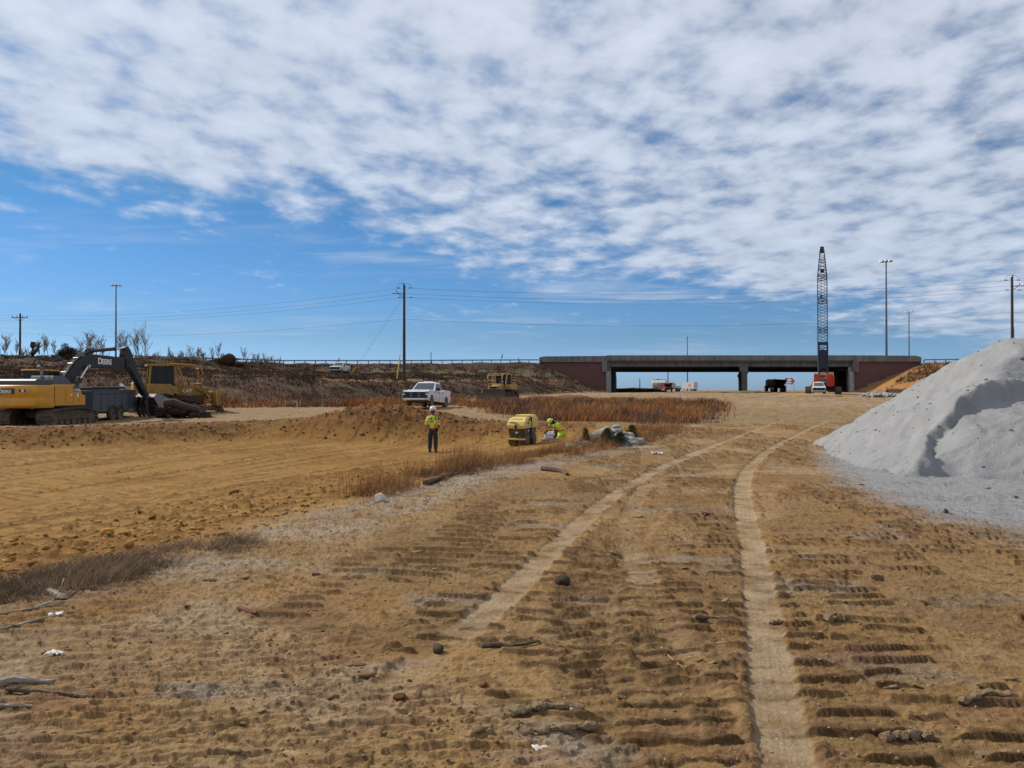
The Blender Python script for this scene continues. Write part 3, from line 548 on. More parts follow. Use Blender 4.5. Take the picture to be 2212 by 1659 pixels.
# ---------------------------------------------------------------- excavator
def make_excavator():
    ex, ey = -25.0, 43.2
    r = thing('excavator', 'large yellow excavator with a black boom, parked at the left edge of the site', 'excavator', (ex, ey, zs(ex, ey) - .03), R(90 - 2))
    add_track(r, -1.08, .78, 4.4, .92, .40, .40); add_track(r, 1.08, .78, 4.4, .92, .40, .40)
    m = MB(); m.b2(-.9, .9, -.72, .72, .42, .82); m.cyl((0, 0, .8), (0, 0, 1.06), .72, n=24); m.build('car_body', TRK, r, bevel=.04)
    h = bpy.data.objects.new('upper_structure', None); COL.objects.link(h); h.parent = r; h.rotation_euler = (0, 0, R(-7))
    # rear counterweight: curved back
    m = MB(); pts = [(-1.25, -1.34), (-2.1, -1.34), (-2.45, -1.22), (-2.68, -.8), (-2.78, -.3), (-2.78, .3), (-2.68, .8), (-2.45, 1.22), (-2.1, 1.34), (-1.25, 1.34)]
    def ring(z, k=0): return [(x + (k if x < -1.3 else 0), y * (1 - k * .12), z) for x, y in pts]
    m.loft([ring(.98, .14), ring(1.10, 0), ring(1.40, 0), ring(1.50, .05), ring(1.62, .02), ring(1.66, 0.0), ring(2.02, .02), ring(2.16, .12)])
    m.build('counterweight', YEL, h, bevel=.03, smooth=True)
    # side boxes on the right: panel, doors, front tool box
    m = MB(); m.prism([(-1.24, 1.04), (1.12, 1.04), (1.14, 1.16), (1.12, 1.62), (.86, 1.66), (.80, 1.86), (.62, 2.1), (.40, 2.2), (-1.24, 2.2)], -1.33, -.42); m.build('side_panel', YEL, h, bevel=.04)
    m = MB()
    for x in (-1.235, -.42, .18, .62): m.b2(x - .006, x + .006, -1.336, -1.32, 1.22, 2.08)
    m.b2(-.42, .18, -1.336, -1.32, 1.21, 1.222); m.b2(-1.2, 1.1, -1.340, -1.32, 1.06, 1.10)
    m.build('door_seam', CHAR, h)
    m = MB(); m.b2(-1.24, 1.4, .42, 1.33, 1.04, 1.30); m.b2(-1.24, -.5, .42, 1.33, 1.3, 2.2); m.build('left_panel', YEL, h, bevel=.03)
    m = MB(); m.b2(-1.2, 1.3, -.42, .42, 1.0, 1.6); m.build('deck_frame', CHAR, h)
    # engine hood, two-stage, dark grey
    m = MB(); m.prism([(-2.25, 2.15), (-2.25, 2.38), (-2.12, 2.47), (-1.05, 2.45), (-1.05, 2.15)], -1.05, 1.2)
    m.loft([[(-1.15, -1.1, 2.18), (.45, -1.1, 2.18), (.45, .42, 2.18), (-1.15, .42, 2.18)], [(-.86, -.98, 2.66), (-.05, -.98, 2.66), (-.05, .35, 2.66), (-.86, .35, 2.66)]]); m.build('engine_hood', HOODG, h, bevel=.025)
    m = MB(); m.tube([(-.98, -.35, 2.45), (-.98, -.35, 2.95), (-1.04, -.35, 3.08), (-1.2, -.35, 3.18)], .075, 12); m.build('exhaust_pipe', STL, h, smooth=True)
    # cab on the left
    m = MB(); m.prism([(-.35, 1.3), (1.45, 1.3), (1.62, 1.6), (1.50, 2.45), (1.25, 2.93), (-.35, 2.93)], .40, 1.32); cb = m.build('cab', CHAR, h, bevel=.04)
    m = MB(); m.b2(-.45, 1.28, .36, 1.36, 2.93, 3.02); m.build('cab_roof', YEL, cb, bevel=.03)
    for (x0, x1, z0, z1) in ((-.25, .45, 1.95, 2.82), (.52, 1.2, 1.7, 2.82)):
        m = MB(); m.b2(x0, x1, .385, .41, z0, z1); m.b2(x0, x1, 1.31, 1.335, z0, z1); m.build_each('window', GLS, cb)
    m = MB(); m.b2(-.37, -.34, .5, 1.22, 2.1, 2.8); m.build('window', GLS, cb)
    m = MB()
    for a in ([(-1.55, -.95, 2.2), (-1.55, -.95, 3.02), (-1.15, -.95, 3.02), (-1.15, -.95, 2.2)], [(.9, -.9, 2.15), (.9, -.9, 2.85), (.5, -.9, 2.85), (.5, -.9, 2.2)], [(.55, .5, 3.0), (.55, .5, 3.2), (1.1, .5, 3.2), (1.1, .5, 3.0)]): m.tube(a, .02, 6)
    m.build_each('handrail', CHAR, h)
    # boom
    def slab(pts, w, nm, mt, par, inset=0.0):
        m = MB(); m.prism(pts, -w / 2, w / 2); return m.build(nm, mt, par, bevel=.03)
    bm_ = slab([(.30, 1.45), (.62, 1.32), (1.15, 1.80), (1.75, 2.55), (2.25, 2.98), (2.75, 3.14), (3.6, 3.20), (6.20, 3.33), (6.62, 3.42), (6.70, 3.62), (6.55, 3.80), (5.9, 3.90), (3.6, 3.98), (2.95, 3.98), (2.4, 3.82), (1.8, 3.42), (1.15, 2.75), (.55, 2.0)], .46, 'boom', CHAR, h)
    arm = slab([(6.15, 4.10), (6.30, 4.55), (6.52, 4.62), (6.80, 4.35), (7.35, 3.35), (8.45, 1.80), (8.52, 1.60), (8.40, 1.50), (8.22, 1.62), (7.0, 3.0), (6.45, 3.38), (6.20, 3.55)], .38, 'arm', CHAR, h)
    m = MB(); m.b2(6.2, 6.8, -.30, -.24, 3.35, 3.85); m.b2(6.2, 6.8, .24, .30, 3.35, 3.85); m.cyl((6.5, -.33, 3.62), (6.5, .33, 3.62), .11); m.build('arm_pivot', CHAR, h)
    for s in (-1, 1): hyd(h, (.95, s * .42, 1.45), (2.62, s * .36, 3.28), .10, .58, 'boom_cylinder')
    hyd(h, (3.1, 0, 4.16), (6.38, 0, 4.50), .105, .72, 'arm_cylinder')
    hyd(h, (6.95, 0, 4.15), (8.15, 0, 1.95), .085, .60, 'bucket_cylinder')
    m = MB(); m.prism([(2.9, 3.95), (3.25, 3.95), (3.15, 4.25), (3.0, 4.25)], -.14, -.09); m.prism([(2.9, 3.95), (3.25, 3.95), (3.15, 4.25), (3.0, 4.25)], .09, .14); m.build('cylinder_bracket', CHAR, h)
    m = MB()
    for k in range(5):
        y = -.17 + k * .085; m.tube([(.35, y, 1.95), (.75, y, 2.45), (1.25, y, 3.0), (1.9, y, 3.62), (2.5, y, 3.98), (3.0, y, 4.12), (3.4, y, 4.05)], .024, 6)
    m.tube([(2.95, .1, 4.1), (3.2, .1, 4.34), (3.6, .1, 4.36), (3.8, .05, 4.2)], .02, 6); m.tube([(2.8, -.12, 4.05), (3.0, -.12, 4.3), (3.4, -.12, 4.3)], .02, 6)
    m.tube([(5.7, -.15, 3.9), (5.8, -.15, 4.12), (6.05, -.15, 4.2), (6.25, -.15, 4.1)], .02, 6)
    m.tube([(1.35, -.42, 2.7), (1.55, -.45, 1.7), (1.75, -.45, 1.05)], .018, 6)
    m.build_each('hydraulic_hose', BLK, h, smooth=True)
    m = MB()
    for (x, z, a) in ((.72, 2.50, -.85), (1.08, 2.92, -.8), (1.62, 3.42, -.72), (2.05, 3.74, -.6), (.5, 2.18, -.9)): m.box((x, 0, z - .01), (.05, .30, .035), (0, a, 0))
    m.build_each('hose_clamp', STL, h)
    # linkage, bucket, thumb
    m = MB(); m.prism([(8.05, 1.95), (8.2, 2.02), (8.62, 1.62), (8.55, 1.52)], -.22, -.16); m.prism([(8.05, 1.95), (8.2, 2.02), (8.62, 1.62), (8.55, 1.52)], .16, .22); m.tube([(8.55, 0, 1.6), (8.95, 0, 1.5)], .07); m.build('bucket_link', CHAR, h)
    out = [(8.45, 1.45), (8.75, 1.66), (9.3, 1.64), (10.0, 1.35), (10.4, .92), (10.52, .48), (10.38, .05)]; inn = [(10.3, .07), (10.4, .48), (10.28, .88), (9.9, 1.25), (9.25, 1.52), (8.75, 1.54)]
    m = MB(); m.prism(out + inn, -.62, .62); sd_ = [(8.45, 1.45), (8.75, 1.66), (9.3, 1.64), (10.0, 1.35), (10.4, .92), (10.52, .48), (10.38, .05), (9.7, .3), (9.0, .8)]
    m.prism(sd_, -.66, -.62); m.prism(sd_, .62, .66); bk = m.build('bucket', mat('scoured bucket steel', (.20, .19, .185), .6, .15, var=.35, dust=.5), h, bevel=.012)
    m = MB()
    for k in range(5): m.box((10.36, -.5 + k * .25, .06), (.09, .09, .24), (0, .15, 0))
    m.build_each('bucket_tooth', STL, bk)
    m = MB()
    for y in (-.3, 0, .3): m.prism([(8.25, 1.5), (8.05, 1.1), (8.1, .55), (8.45, .1), (8.75, -.02), (8.55, .25), (8.32, .65), (8.35, 1.1), (8.5, 1.4)], y - .05, y + .05)
    m.cyl((8.3, -.38, 1.42), (8.3, .38, 1.42), .07); m.build('thumb', CHAR, h)
    # writing
    tr = Matrix.Rotation(R(90), 4, 'X')
    m = MB(); text_mb(m, 'D', .50, Matrix.Translation((3.62, -.237, 3.44)) @ tr, .006, 'LEFT', .03); m.build('boom_lettering', LETW, bm_); m = MB(); text_mb(m, 'EERE', .42, Matrix.Translation((3.97, -.237, 3.44)) @ tr, .006, 'LEFT', .03); m.build('boom_lettering', LETW, bm_)
    m = MB(); m.b2(.20, .62, -1.340, -1.325, 1.82, 2.19); m.build('decal_panel', HOODG, h)
    m = MB(); text_mb(m, '210G', .19, Matrix.Translation((.42, -1.343, 1.85)) @ tr, .003, 'CENTER', .02); m.build('side_lettering', LETW, h)
    q = Matrix.Rotation(R(-90), 4, 'Z') @ tr     # text facing -x
    m = MB(); m.b2(-2.795, -2.775, -.30, .66, 1.70, 1.99); m.build('decal_panel', mat('decal dark', (.05, .045, .03), .6), h)
    m = MB(); text_mb(m, 'D', .30, Matrix.Translation((-2.800, .60, 1.74)) @ q, .003, 'LEFT', .02); m.build('rear_lettering', LETW, h); m = MB(); text_mb(m, 'EERE', .25, Matrix.Translation((-2.800, .39, 1.74)) @ q, .003, 'LEFT', .02); m.build('rear_lettering', LETW, h)
    m = MB(); cols = [mat('decal red', (.35, .03, .03)), LETW, mat('decal grey', (.12, .12, .13)), LETW]
    for k in range(4): m.cur = k; m.b2(-2.74 + k * .03, -2.71 + k * .02, -.62 - k * .12, -.52 - k * .12, 1.80, 1.94)
    m.build('sticker', cols, h)
    m = MB(); m.b2(-.06, .06, -1.340, -1.325, 1.60, 1.70); m.b2(.48, .58, -1.340, -1.325, 1.52, 1.74); m.build_each('sticker', LETW, h)
    return r
make_excavator()

# ---------------------------------------------------------------- service trailer
def make_trailer():
    x, y = -25.35, 48.9; r = thing('service_trailer', 'slate grey tandem-axle service trailer with closed side lockers, behind the excavator', 'trailer', (x, y, zs(x, y) - .02), R(90))
    m = MB(); m.b2(-2.6, 2.65, -1.12, 1.12, .55, 1.82); b = m.build('body', SLATE, r, bevel=.03)
    m = MB()
    for a in (-1.75, -.9, -.05, .8, 1.7): m.b2(a - .012, a + .012, -1.135, -1.11, .68, 1.62)
    m.b2(-2.6, 2.65, -1.135, -1.11, 1.62, 1.65); m.build('locker_door', mat('dark seam', (.02, .023, .03), .7), b)
    m = MB(); m.b2(-2.62, 2.67, -1.15, -1.05, 1.80, 1.87); m.b2(-2.62, 2.67, 1.05, 1.15, 1.80, 1.87); m.build('top_rail', SLATE, r, bevel=.01)
    m = MB(); m.tube([(-1.4, -.5, 1.98), (2.4, -.5, 2.02)], .07, 8); m.b2(-1.2, 2.3, -.2, .5, 1.84, 1.98); m.build('hose_boom', CHAR, r)
    m = MB(); m.cyl((2.45, -.5, 1.9), (2.45, -.2, 2.2), .13); m.build('hose_reel', CHROME, r, smooth=True)
    m = MB(); m.b2(-2.5, 3.6, -.3, .3, .42, .55); m.tube([(2.6, -.8, .5), (3.7, 0, .5)], .06); m.tube([(2.6, .8, .5), (3.7, 0, .5)], .06); m.build('frame', CHAR, r)
    for s in (-1, 1):
        for a in (-.42, .48):
            m = MB(); yy = s * 1.08; m.lathe([(.20, -.12), (.38, -.12), (.40, -.06), (.40, .06), (.38, .12), (.20, .12)], (a, yy, .40), 24, 'y'); w = m.build('wheel', BLK, r, smooth=True)
            m = MB(); m.lathe([(.02, -.10), (.10, -.12), (.12, -.07), (.19, -.08), (.21, -.125), (.215, -.10), (.02, -.04)], (a, yy + (0 if s < 0 else .24), .40), 20, 'y'); m.build('rim', mat('aluminium rim', (.62, .62, .63), .35, .15, var=.1), w, smooth=True)
        m = MB()
        for a in (-.42, .48):
            m.tube([(a + .5 * math.cos(t), s * 1.14, .42 + .5 * math.sin(t)) for t in [math.pi * k / 10 for k in range(11)]], .035, 6)
        m.build('mudguard', CHAR, r)
    m = MB(); m.b2(1.7, 2.62, -1.16, -1.1, .40, .70); m.build('tool_step', mat('tread plate', (.22, .2, .17), .6, .3), r)
    return r
make_trailer()

# ---------------------------------------------------------------- bulldozers
def make_dozer(label, loc, rz, front='blade', ymat=None, group='bulldozers on the site'):
    y_ = ymat or YEL2; r = thing('bulldozer', label, 'bulldozer', loc, rz, group)
    for s in (-1, 1): 
        o = [(1.75, .42), (1.62, .1), (1.3, 0), (-1.35, 0), (-1.72, .15), (-1.85, .42), (-1.7, .72), (-1.0, 1.02), (-.55, 1.28), (-.25, 1.28), (.3, 1.02), (1.35, .85), (1.65, .72)]
        m = MB(); yc = s * 1.05; w = .85
        for x, z, a in resample(o[::-1] if False else o, .20):
            m.box((x, yc, z), (.185, w, .035), (0, -a, 0)); nx, nz = math.sin(a), -math.cos(a); cx, cz = x + .1, z - .55; sg = 1 if nx * (x) + nz * (z - .55) > 0 else -1
            m.box((x + sg * nx * .04, yc, z + sg * nz * .04), (.03, w, .07), (0, -a, 0))
        t = m.build('track', TRK, r)
        m = MB(); m.prism([(x * .94, .08 + z * .88) for x, z in o], yc - .16, yc + .16); m.build('track_frame', RUST, t)
        m = MB(); m.cyl((-.4, yc - .3, .98), (-.4, yc + .3, .98), .24, n=16); m.cyl((1.3, yc - .25, .42), (1.3, yc + .25, .42), .34, n=16); m.cyl((-1.4, yc - .25, .42), (-1.4, yc + .25, .42), .34, n=16); m.build_each('idler_wheel', TRK, t)
        m = MB(); m.b2(-1.55, .35, s * 1.0 - .42, s * 1.0 + .42, 1.33, 1.42); m.prism([(-1.5, 1.42), (.25, 1.42), (.25, 1.72), (-.2, 1.95), (-1.5, 1.95)], s * .98 - .36, s * .98 + .36); m.build('fender', y_, r, bevel=.03)
    m = MB(); m.b2(-1.7, 2.0, -.48, .48, .55, 1.25); m.build('main_frame', RUST, r, bevel=.04)
    m = MB(); m.prism([(.25, 1.2), (2.15, 1.2), (2.25, 1.35), (2.2, 1.72), (.25, 2.0)], -.50, .50); hd = m.build('engine_hood', y_, r, bevel=.04)
    m = MB(); m.b2(2.2, 2.27, -.42, .42, 1.0, 1.68); m.build('radiator_grille', CHAR, hd)
    m = MB(); m.tube([(1.15, .25, 1.85), (1.15, .25, 2.5), (1.1, .25, 2.58)], .06, 8); m.build('exhaust_pipe', RUST, hd)
    m = MB(); m.prism([(-2.25, 1.25), (-1.5, 1.25), (-1.5, 2.15), (-2.1, 2.15), (-2.25, 2.0)], -.9, .9); m.build('fuel_tank', y_, r, bevel=.04)
    m = MB(); m.b2(-2.4, -1.9, -.5, .5, .5, 1.25); m.build('winch', RUST, r, bevel=.03)
    # cab and guard
    m = MB()
    for (x, y) in ((.28, -.74), (.28, .74), (-1.35, -.74), (-1.35, .74)): m.tube([(x, y, 1.45), (x - .12 * (1 if x > 0 else -1), y * .93, 3.1)], .065, 6)
    m.b2(-1.45, .35, -.78, .78, 3.08, 3.22); cb = m.build('cab_frame', y_, r, bevel=.015)
    m = MB(); m.b2(-1.22, .15, -.62, .62, 1.6, 3.07); m.build('cab_interior', GLS, cb, bevel=.03)
    m = MB()
    for s in (-1, 1):
        for x in (-.9, -.3): m.b2(x - .03, x + .03, s * .70 - .02, s * .70 + .02, 1.6, 3.08)
        m.b2(-1.3, .25, s * .70 - .02, s * .70 + .02, 2.2, 2.26)
    m.build('cab_door', CHAR, cb)
    # sweeps: tubes from the roof over the hood to the nose
    m = MB()
    for s in (-1, 1):
        arc = [(-.2, s * .92, 3.22), (.7, s * .92, 3.20), (1.45, s * .92, 3.14), (1.72, s * .92, 2.98), (1.86, s * .92, 2.6), (1.88, s * .9, 2.2), (1.74, s * .85, 1.98), (1.45, s * .8, 1.92)]
        m.tube(arc, .06, 8)
        m.tube([(.30, s * .92, 3.18), (.62, s * .88, 2.3), (.78, s * .85, 1.45)], .055, 8)
        m.tube([(1.6, s * .86, 2.0), (1.95, s * .75, 1.5), (2.1, s * .6, 1.25)], .055, 8)
    for x, z in ((.75, 3.20), (1.72, 2.98), (1.74, 1.98)): m.tube([(x, -.92, z), (x, .92, z)], .05, 8)
    m.build('brush_guard', y_, r, smooth=True)
    for s in (-1, 1):
        m = MB(); m.box((1.15, s * .62, 2.25), (.3, .24, .18), (0, -.2, 0)); m.build('headlight', y_, r, bevel=.02)
        hyd(r, (1.5, s * .55, 1.75), (2.6, s * .55, .85), .075, .6, 'lift_cylinder', y_)
        m = MB(); m.tube([(-.4, s * 1.56, .42), (1.2, s * 1.56, .38), (2.75, s * 1.45, .3)], .09, 6); m.build('push_arm', RUST, r)
    if front == 'blade':
        prof = [(2.62, .04), (2.74, .3), (2.70, .7), (2.80, 1.05), (2.98, 1.38), (3.06, 1.36), (2.90, 1.02), (2.84, .7), (2.88, .3), (2.82, .02)]
        prof = [(x + .1, z) for x, z in prof]; m = MB(); m.prism(prof, -1.78, 1.78); b = m.build('blade', mat('scoured blade steel', (.085, .08, .078), .55, .4, var=.3, dust=.4), r, bevel=.01)
        m = MB(); m.b2(2.98, 3.16, -1.8, 1.8, 1.38, 1.43); m.build('blade_lip', STL, b)
        m = MB(); m.b2(2.84, 2.92, -1.78, 1.78, -.02, .14); m.build('cutting_edge', STL, b)
        m = MB(); m.tube([(3.12, -1.05, .95), (3.14, -1.05, 1.35)], .035, 6); m.build('marker_rod', LETW, b)
    else:
        m = MB(); m.b2(2.72, 2.80, -1.85, 1.85, .62, 1.42); m.b2(2.6, 2.84, -1.85, 1.85, 1.40, 1.50); m.b2(2.55, 2.84, -1.85, 1.85, .55, .66); b = m.build('rake_back', y_, r)
        for k in range(8): 
            y = -1.8 + 3.6 * k / 7; m = MB(); m.b2(2.52, 2.72, y - .03, y + .03, .66, 1.42); m.build('rib', y_, b)
            m = MB(); m.prism([(2.62, .62), (2.82, .62), (3.0, .3), (3.12, -.02), (2.98, 0.0), (2.8, .3)], y - .05, y + .05); m.build('tine', RUST, b)
    return r
zd = zs(-21, 56.0) - .1
d1 = make_dozer('yellow bulldozer with curved brush guard and root rake, behind the excavator bucket', (AT(368, 56), 56.0, zd), R(30), 'rake', mat('bulldozer yellow', (0.30, 0.165, 0.034), 0.65, var=.25, dust=.6, dustcol=(.12, .075, .04)))
d1.scale = (1.08,) * 3
m = MB(); text_mb(m, 'CAT', .30, Matrix.Translation((.95, -.512, 1.42)) @ Matrix.Rotation(R(90), 4, 'X'), .004, 'CENTER', .03); m.build('lettering', LETW, d1)
make_dozer('dusty bulldozer with a wide steel blade facing us, beyond the orange grass', (AT(1083, 93), 94.5, zs(AT(1083, 93), 94.5)), R(-90 - 24), 'blade', mat('faded bulldozer yellow', (0.36, 0.215, 0.055), 0.6, var=.2, dust=.6))

# ---------------------------------------------------------------- pickups
WHT = mat('white truck paint', (0.70, 0.71, 0.73), 0.30, var=.04, dust=.55, dustcol=(.45, .32, .2), coat=.5)
def arc_out(cx, r, n=9, z0=.42): return [(cx + r * math.cos(t), z0 + r * math.sin(t)) for t in [math.pi * k / n for k in range(n + 1)]]
def make_pickup(label, loc, rz, rot=None):
    r = thing('pickup_truck', label, 'pickup truck', loc, rz, 'white pickup trucks on the site', rot)
    bot = [(2.92, .50), (2.45, .42)] + arc_out(1.92, .50, z0=.42) + arc_out(-1.83, .50, z0=.42) + [(-2.8, .50), (-2.92, .62)]
    top = [(-2.92, 1.30), (-1.0, 1.30), (-1.0, 1.26), (1.15, 1.25), (2.1, 1.24), (2.72, 1.18), (2.90, 1.04)]
    m = MB(); m.prism(bot + top, -.98, .98); bd = m.build('body', WHT, r, bevel=.05, seg=3)
    m = MB(); m.prism([(1.1, 1.2), (2.78, 1.1), (2.76, 1.19), (2.2, 1.27), (1.1, 1.31)], -.80, .80); m.build('hood', WHT, bd, bevel=.06)
    m = MB(); m.b2(-2.80, -1.12, -.80, .80, 1.306, 1.312); m.build('bed_floor', BLK, bd)
    m = MB(); m.b2(-2.9, -1.05, -.98, -.84, 1.28, 1.40); m.b2(-2.9, -1.05, .84, .98, 1.28, 1.40); m.b2(-2.94, -2.84, -.9, .9, 1.28, 1.38); m.build('bed_rail', WHT, bd, bevel=.03)
    m = MB(); m.b2(-1.6, -1.1, -.6, .3, 1.3, 1.48); m.build('tool_box', mat('pale bed box', (.5, .5, .5), .5), bd, bevel=.03)
    # cab
    m = MB()
    m.loft([[(1.22, -.93, 1.2), (1.22, .93, 1.2), (-1.02, .93, 1.2), (-1.02, -.93, 1.2)], [(.98, -.90, 1.36), (.98, .90, 1.36), (-.98, .90, 1.36), (-.98, -.90, 1.36)], [(.30, -.74, 1.88), (.30, .74, 1.88), (-.78, .74, 1.90), (-.78, -.74, 1.90)], [(.15, -.66, 1.95), (.15, .66, 1.95), (-.7, .66, 1.96), (-.7, -.66, 1.96)]])
    cb = m.build('cab', WHT, r, bevel=.025)
    m = MB(); m.quad((1.06, -.80, 1.33), (1.06, .80, 1.33), (.355, .66, 1.87), (.355, -.66, 1.87)); 
    m.quad((1.05, -.80, 1.32), (1.05, .80, 1.32), (.34, .66, 1.86), (.34, -.66, 1.86)); m.build('windshield', mat('green tinted glass', (.05, .065, .065), .06, var=.1, spec=.8), cb)
    for s in (-1, 1):
        for (a, b, c, d) in (((.86, 1.34), (.10, 1.34), (.02, 1.82), (.30, 1.82)), ((.02, 1.34), (-.84, 1.36), (-.68, 1.83), (-.06, 1.83))):
            m = MB(); yy = lambda z: s * (.912 - (z - 1.36) * .305)
            for e in (0, .012): m.quad(*[(p[0], yy(p[1]) + s * e, p[1]) for p in (a, b, c, d)])
            m.build('side_window', GLS, cb)
        m = MB(); m.box((.82, s * 1.10, 1.36), (.14, .24, .24)); m.b2(.80, .86, s * 1.0 - .08, s * 1.0 + .08, 1.26, 1.32); m.build('mirror', BLK, r, bevel=.03)
        for x in (.28, -.62): m = MB(); m.b2(x - .11, x + .11, s * .985 - .02, s * .985 + .02, 1.10, 1.15); m.build('door_handle', BLK, bd)
        m = MB()
        for x in (1.0, .06, -.92): m.b2(x - .008, x + .008, s * .982 - .006, s * .982 + .006, .55, 1.24)
        m.build('door_seam', mat('seam grey', (.12, .12, .13), .7), bd)
        m = MB(); m.b2(2.70, 2.93, s * .86 - .12, s * .86 + .12, .94, 1.10); m.build('headlight', mat('lamp glass', (.16, .16, .18), .12, .3), bd, bevel=.02)
        m = MB(); m.b2(2.72, 2.945, s * .87 - .09, s * .87 + .09, .60, .84); m.build('fog_lamp', BLK, bd, bevel=.02)
        m = MB(); m.b2(-2.95, -2.86, s * .90 - .08, s * .90 + .08, .86, 1.20); m.build('tail_light', mat('tail red', (.30, .01, .01), .2), bd)
        for x in (1.92, -1.83):
            m = MB(); m.lathe([(.22, -.13), (.37, -.14), (.415, -.09), (.42, 0), (.415, .09), (.37, .14), (.22, .13)], (x, s * .85, .42), 22, 'y'); w = m.build('wheel', mat('muddy tyre', (.06, .042, .028), .9, var=.4, vscale=8, dust=.9), r, smooth=True)
            m = MB(); m.lathe([(.03, -.10), (.10, -.12), (.18, -.09), (.23, -.13), (.235, -.11), (.03, 0)] if s < 0 else [(.03, 0), (.235, .11), (.23, .13), (.18, .09), (.10, .12), (.03, .10)], (x, s * .85, .42), 18, 'y'); m.build('rim', mat('dirty rim', (.28, .26, .24), .5, .5, var=.25), w, smooth=True)
    m = MB(); m.b2(2.78, 2.95, -.78, .78, .62, 1.075); g = m.build('grille', mat('black grille', (.010, .010, .012), .35), r, bevel=.02)
    m = MB()
    for z in (.76, .95): m.b2(2.94, 2.955, -.40, -.22, z, z + .02); m.b2(2.94, 2.955, .22, .40, z, z + .02)
    m.build('grille_bar', CHROME, g)
    m = MB(); m.b2(2.72, 3.02, -.80, .80, .47, .60); m.build('bumper', mat('bright bumper', (.66, .66, .67), .25, .6, var=.04), r, bevel=.04)
    m = MB(); m.b2(-2.7, 2.6, -.75, .75, .32, .50); m.build('underbody', BLK, r)
    m = MB(); m.b2(-.35, -.1, -.35, .35, 1.965, 2.03); m.build('roof_beacon', LETW, cb, bevel=.02)
    return r
p1x, p1y = AT(920, 60.5), 61.5
pk = make_pickup('white crew-cab pickup with black grille, on the bank behind the standing worker', (p1x, p1y, zs(p1x, p1y) + .06), 0, rot=Euler((0, R(-3.0), R(-90 - 12)), 'XYZ'))
def place_copy(src, label, loc, rz, group=None):
    c = copy_tree(src); c['label'] = label; c.location = loc; c.rotation_euler = (0, 0, rz)
    if group: c['group'] = group
    return c
q = W(734, 803); px_, py_ = AT(734, 142), 142
place_copy(pk, 'small distant white pickup parked high on the brown slope left of the tall power pole', (px_, py_, zs(px_, py_) - .1), R(-95))
px_, py_ = AT(1768, 127.5), 127.5
place_copy(pk, 'white pickup facing us directly in front of the red crane', (px_, py_, zs(px_, py_)), R(-90 - 19))

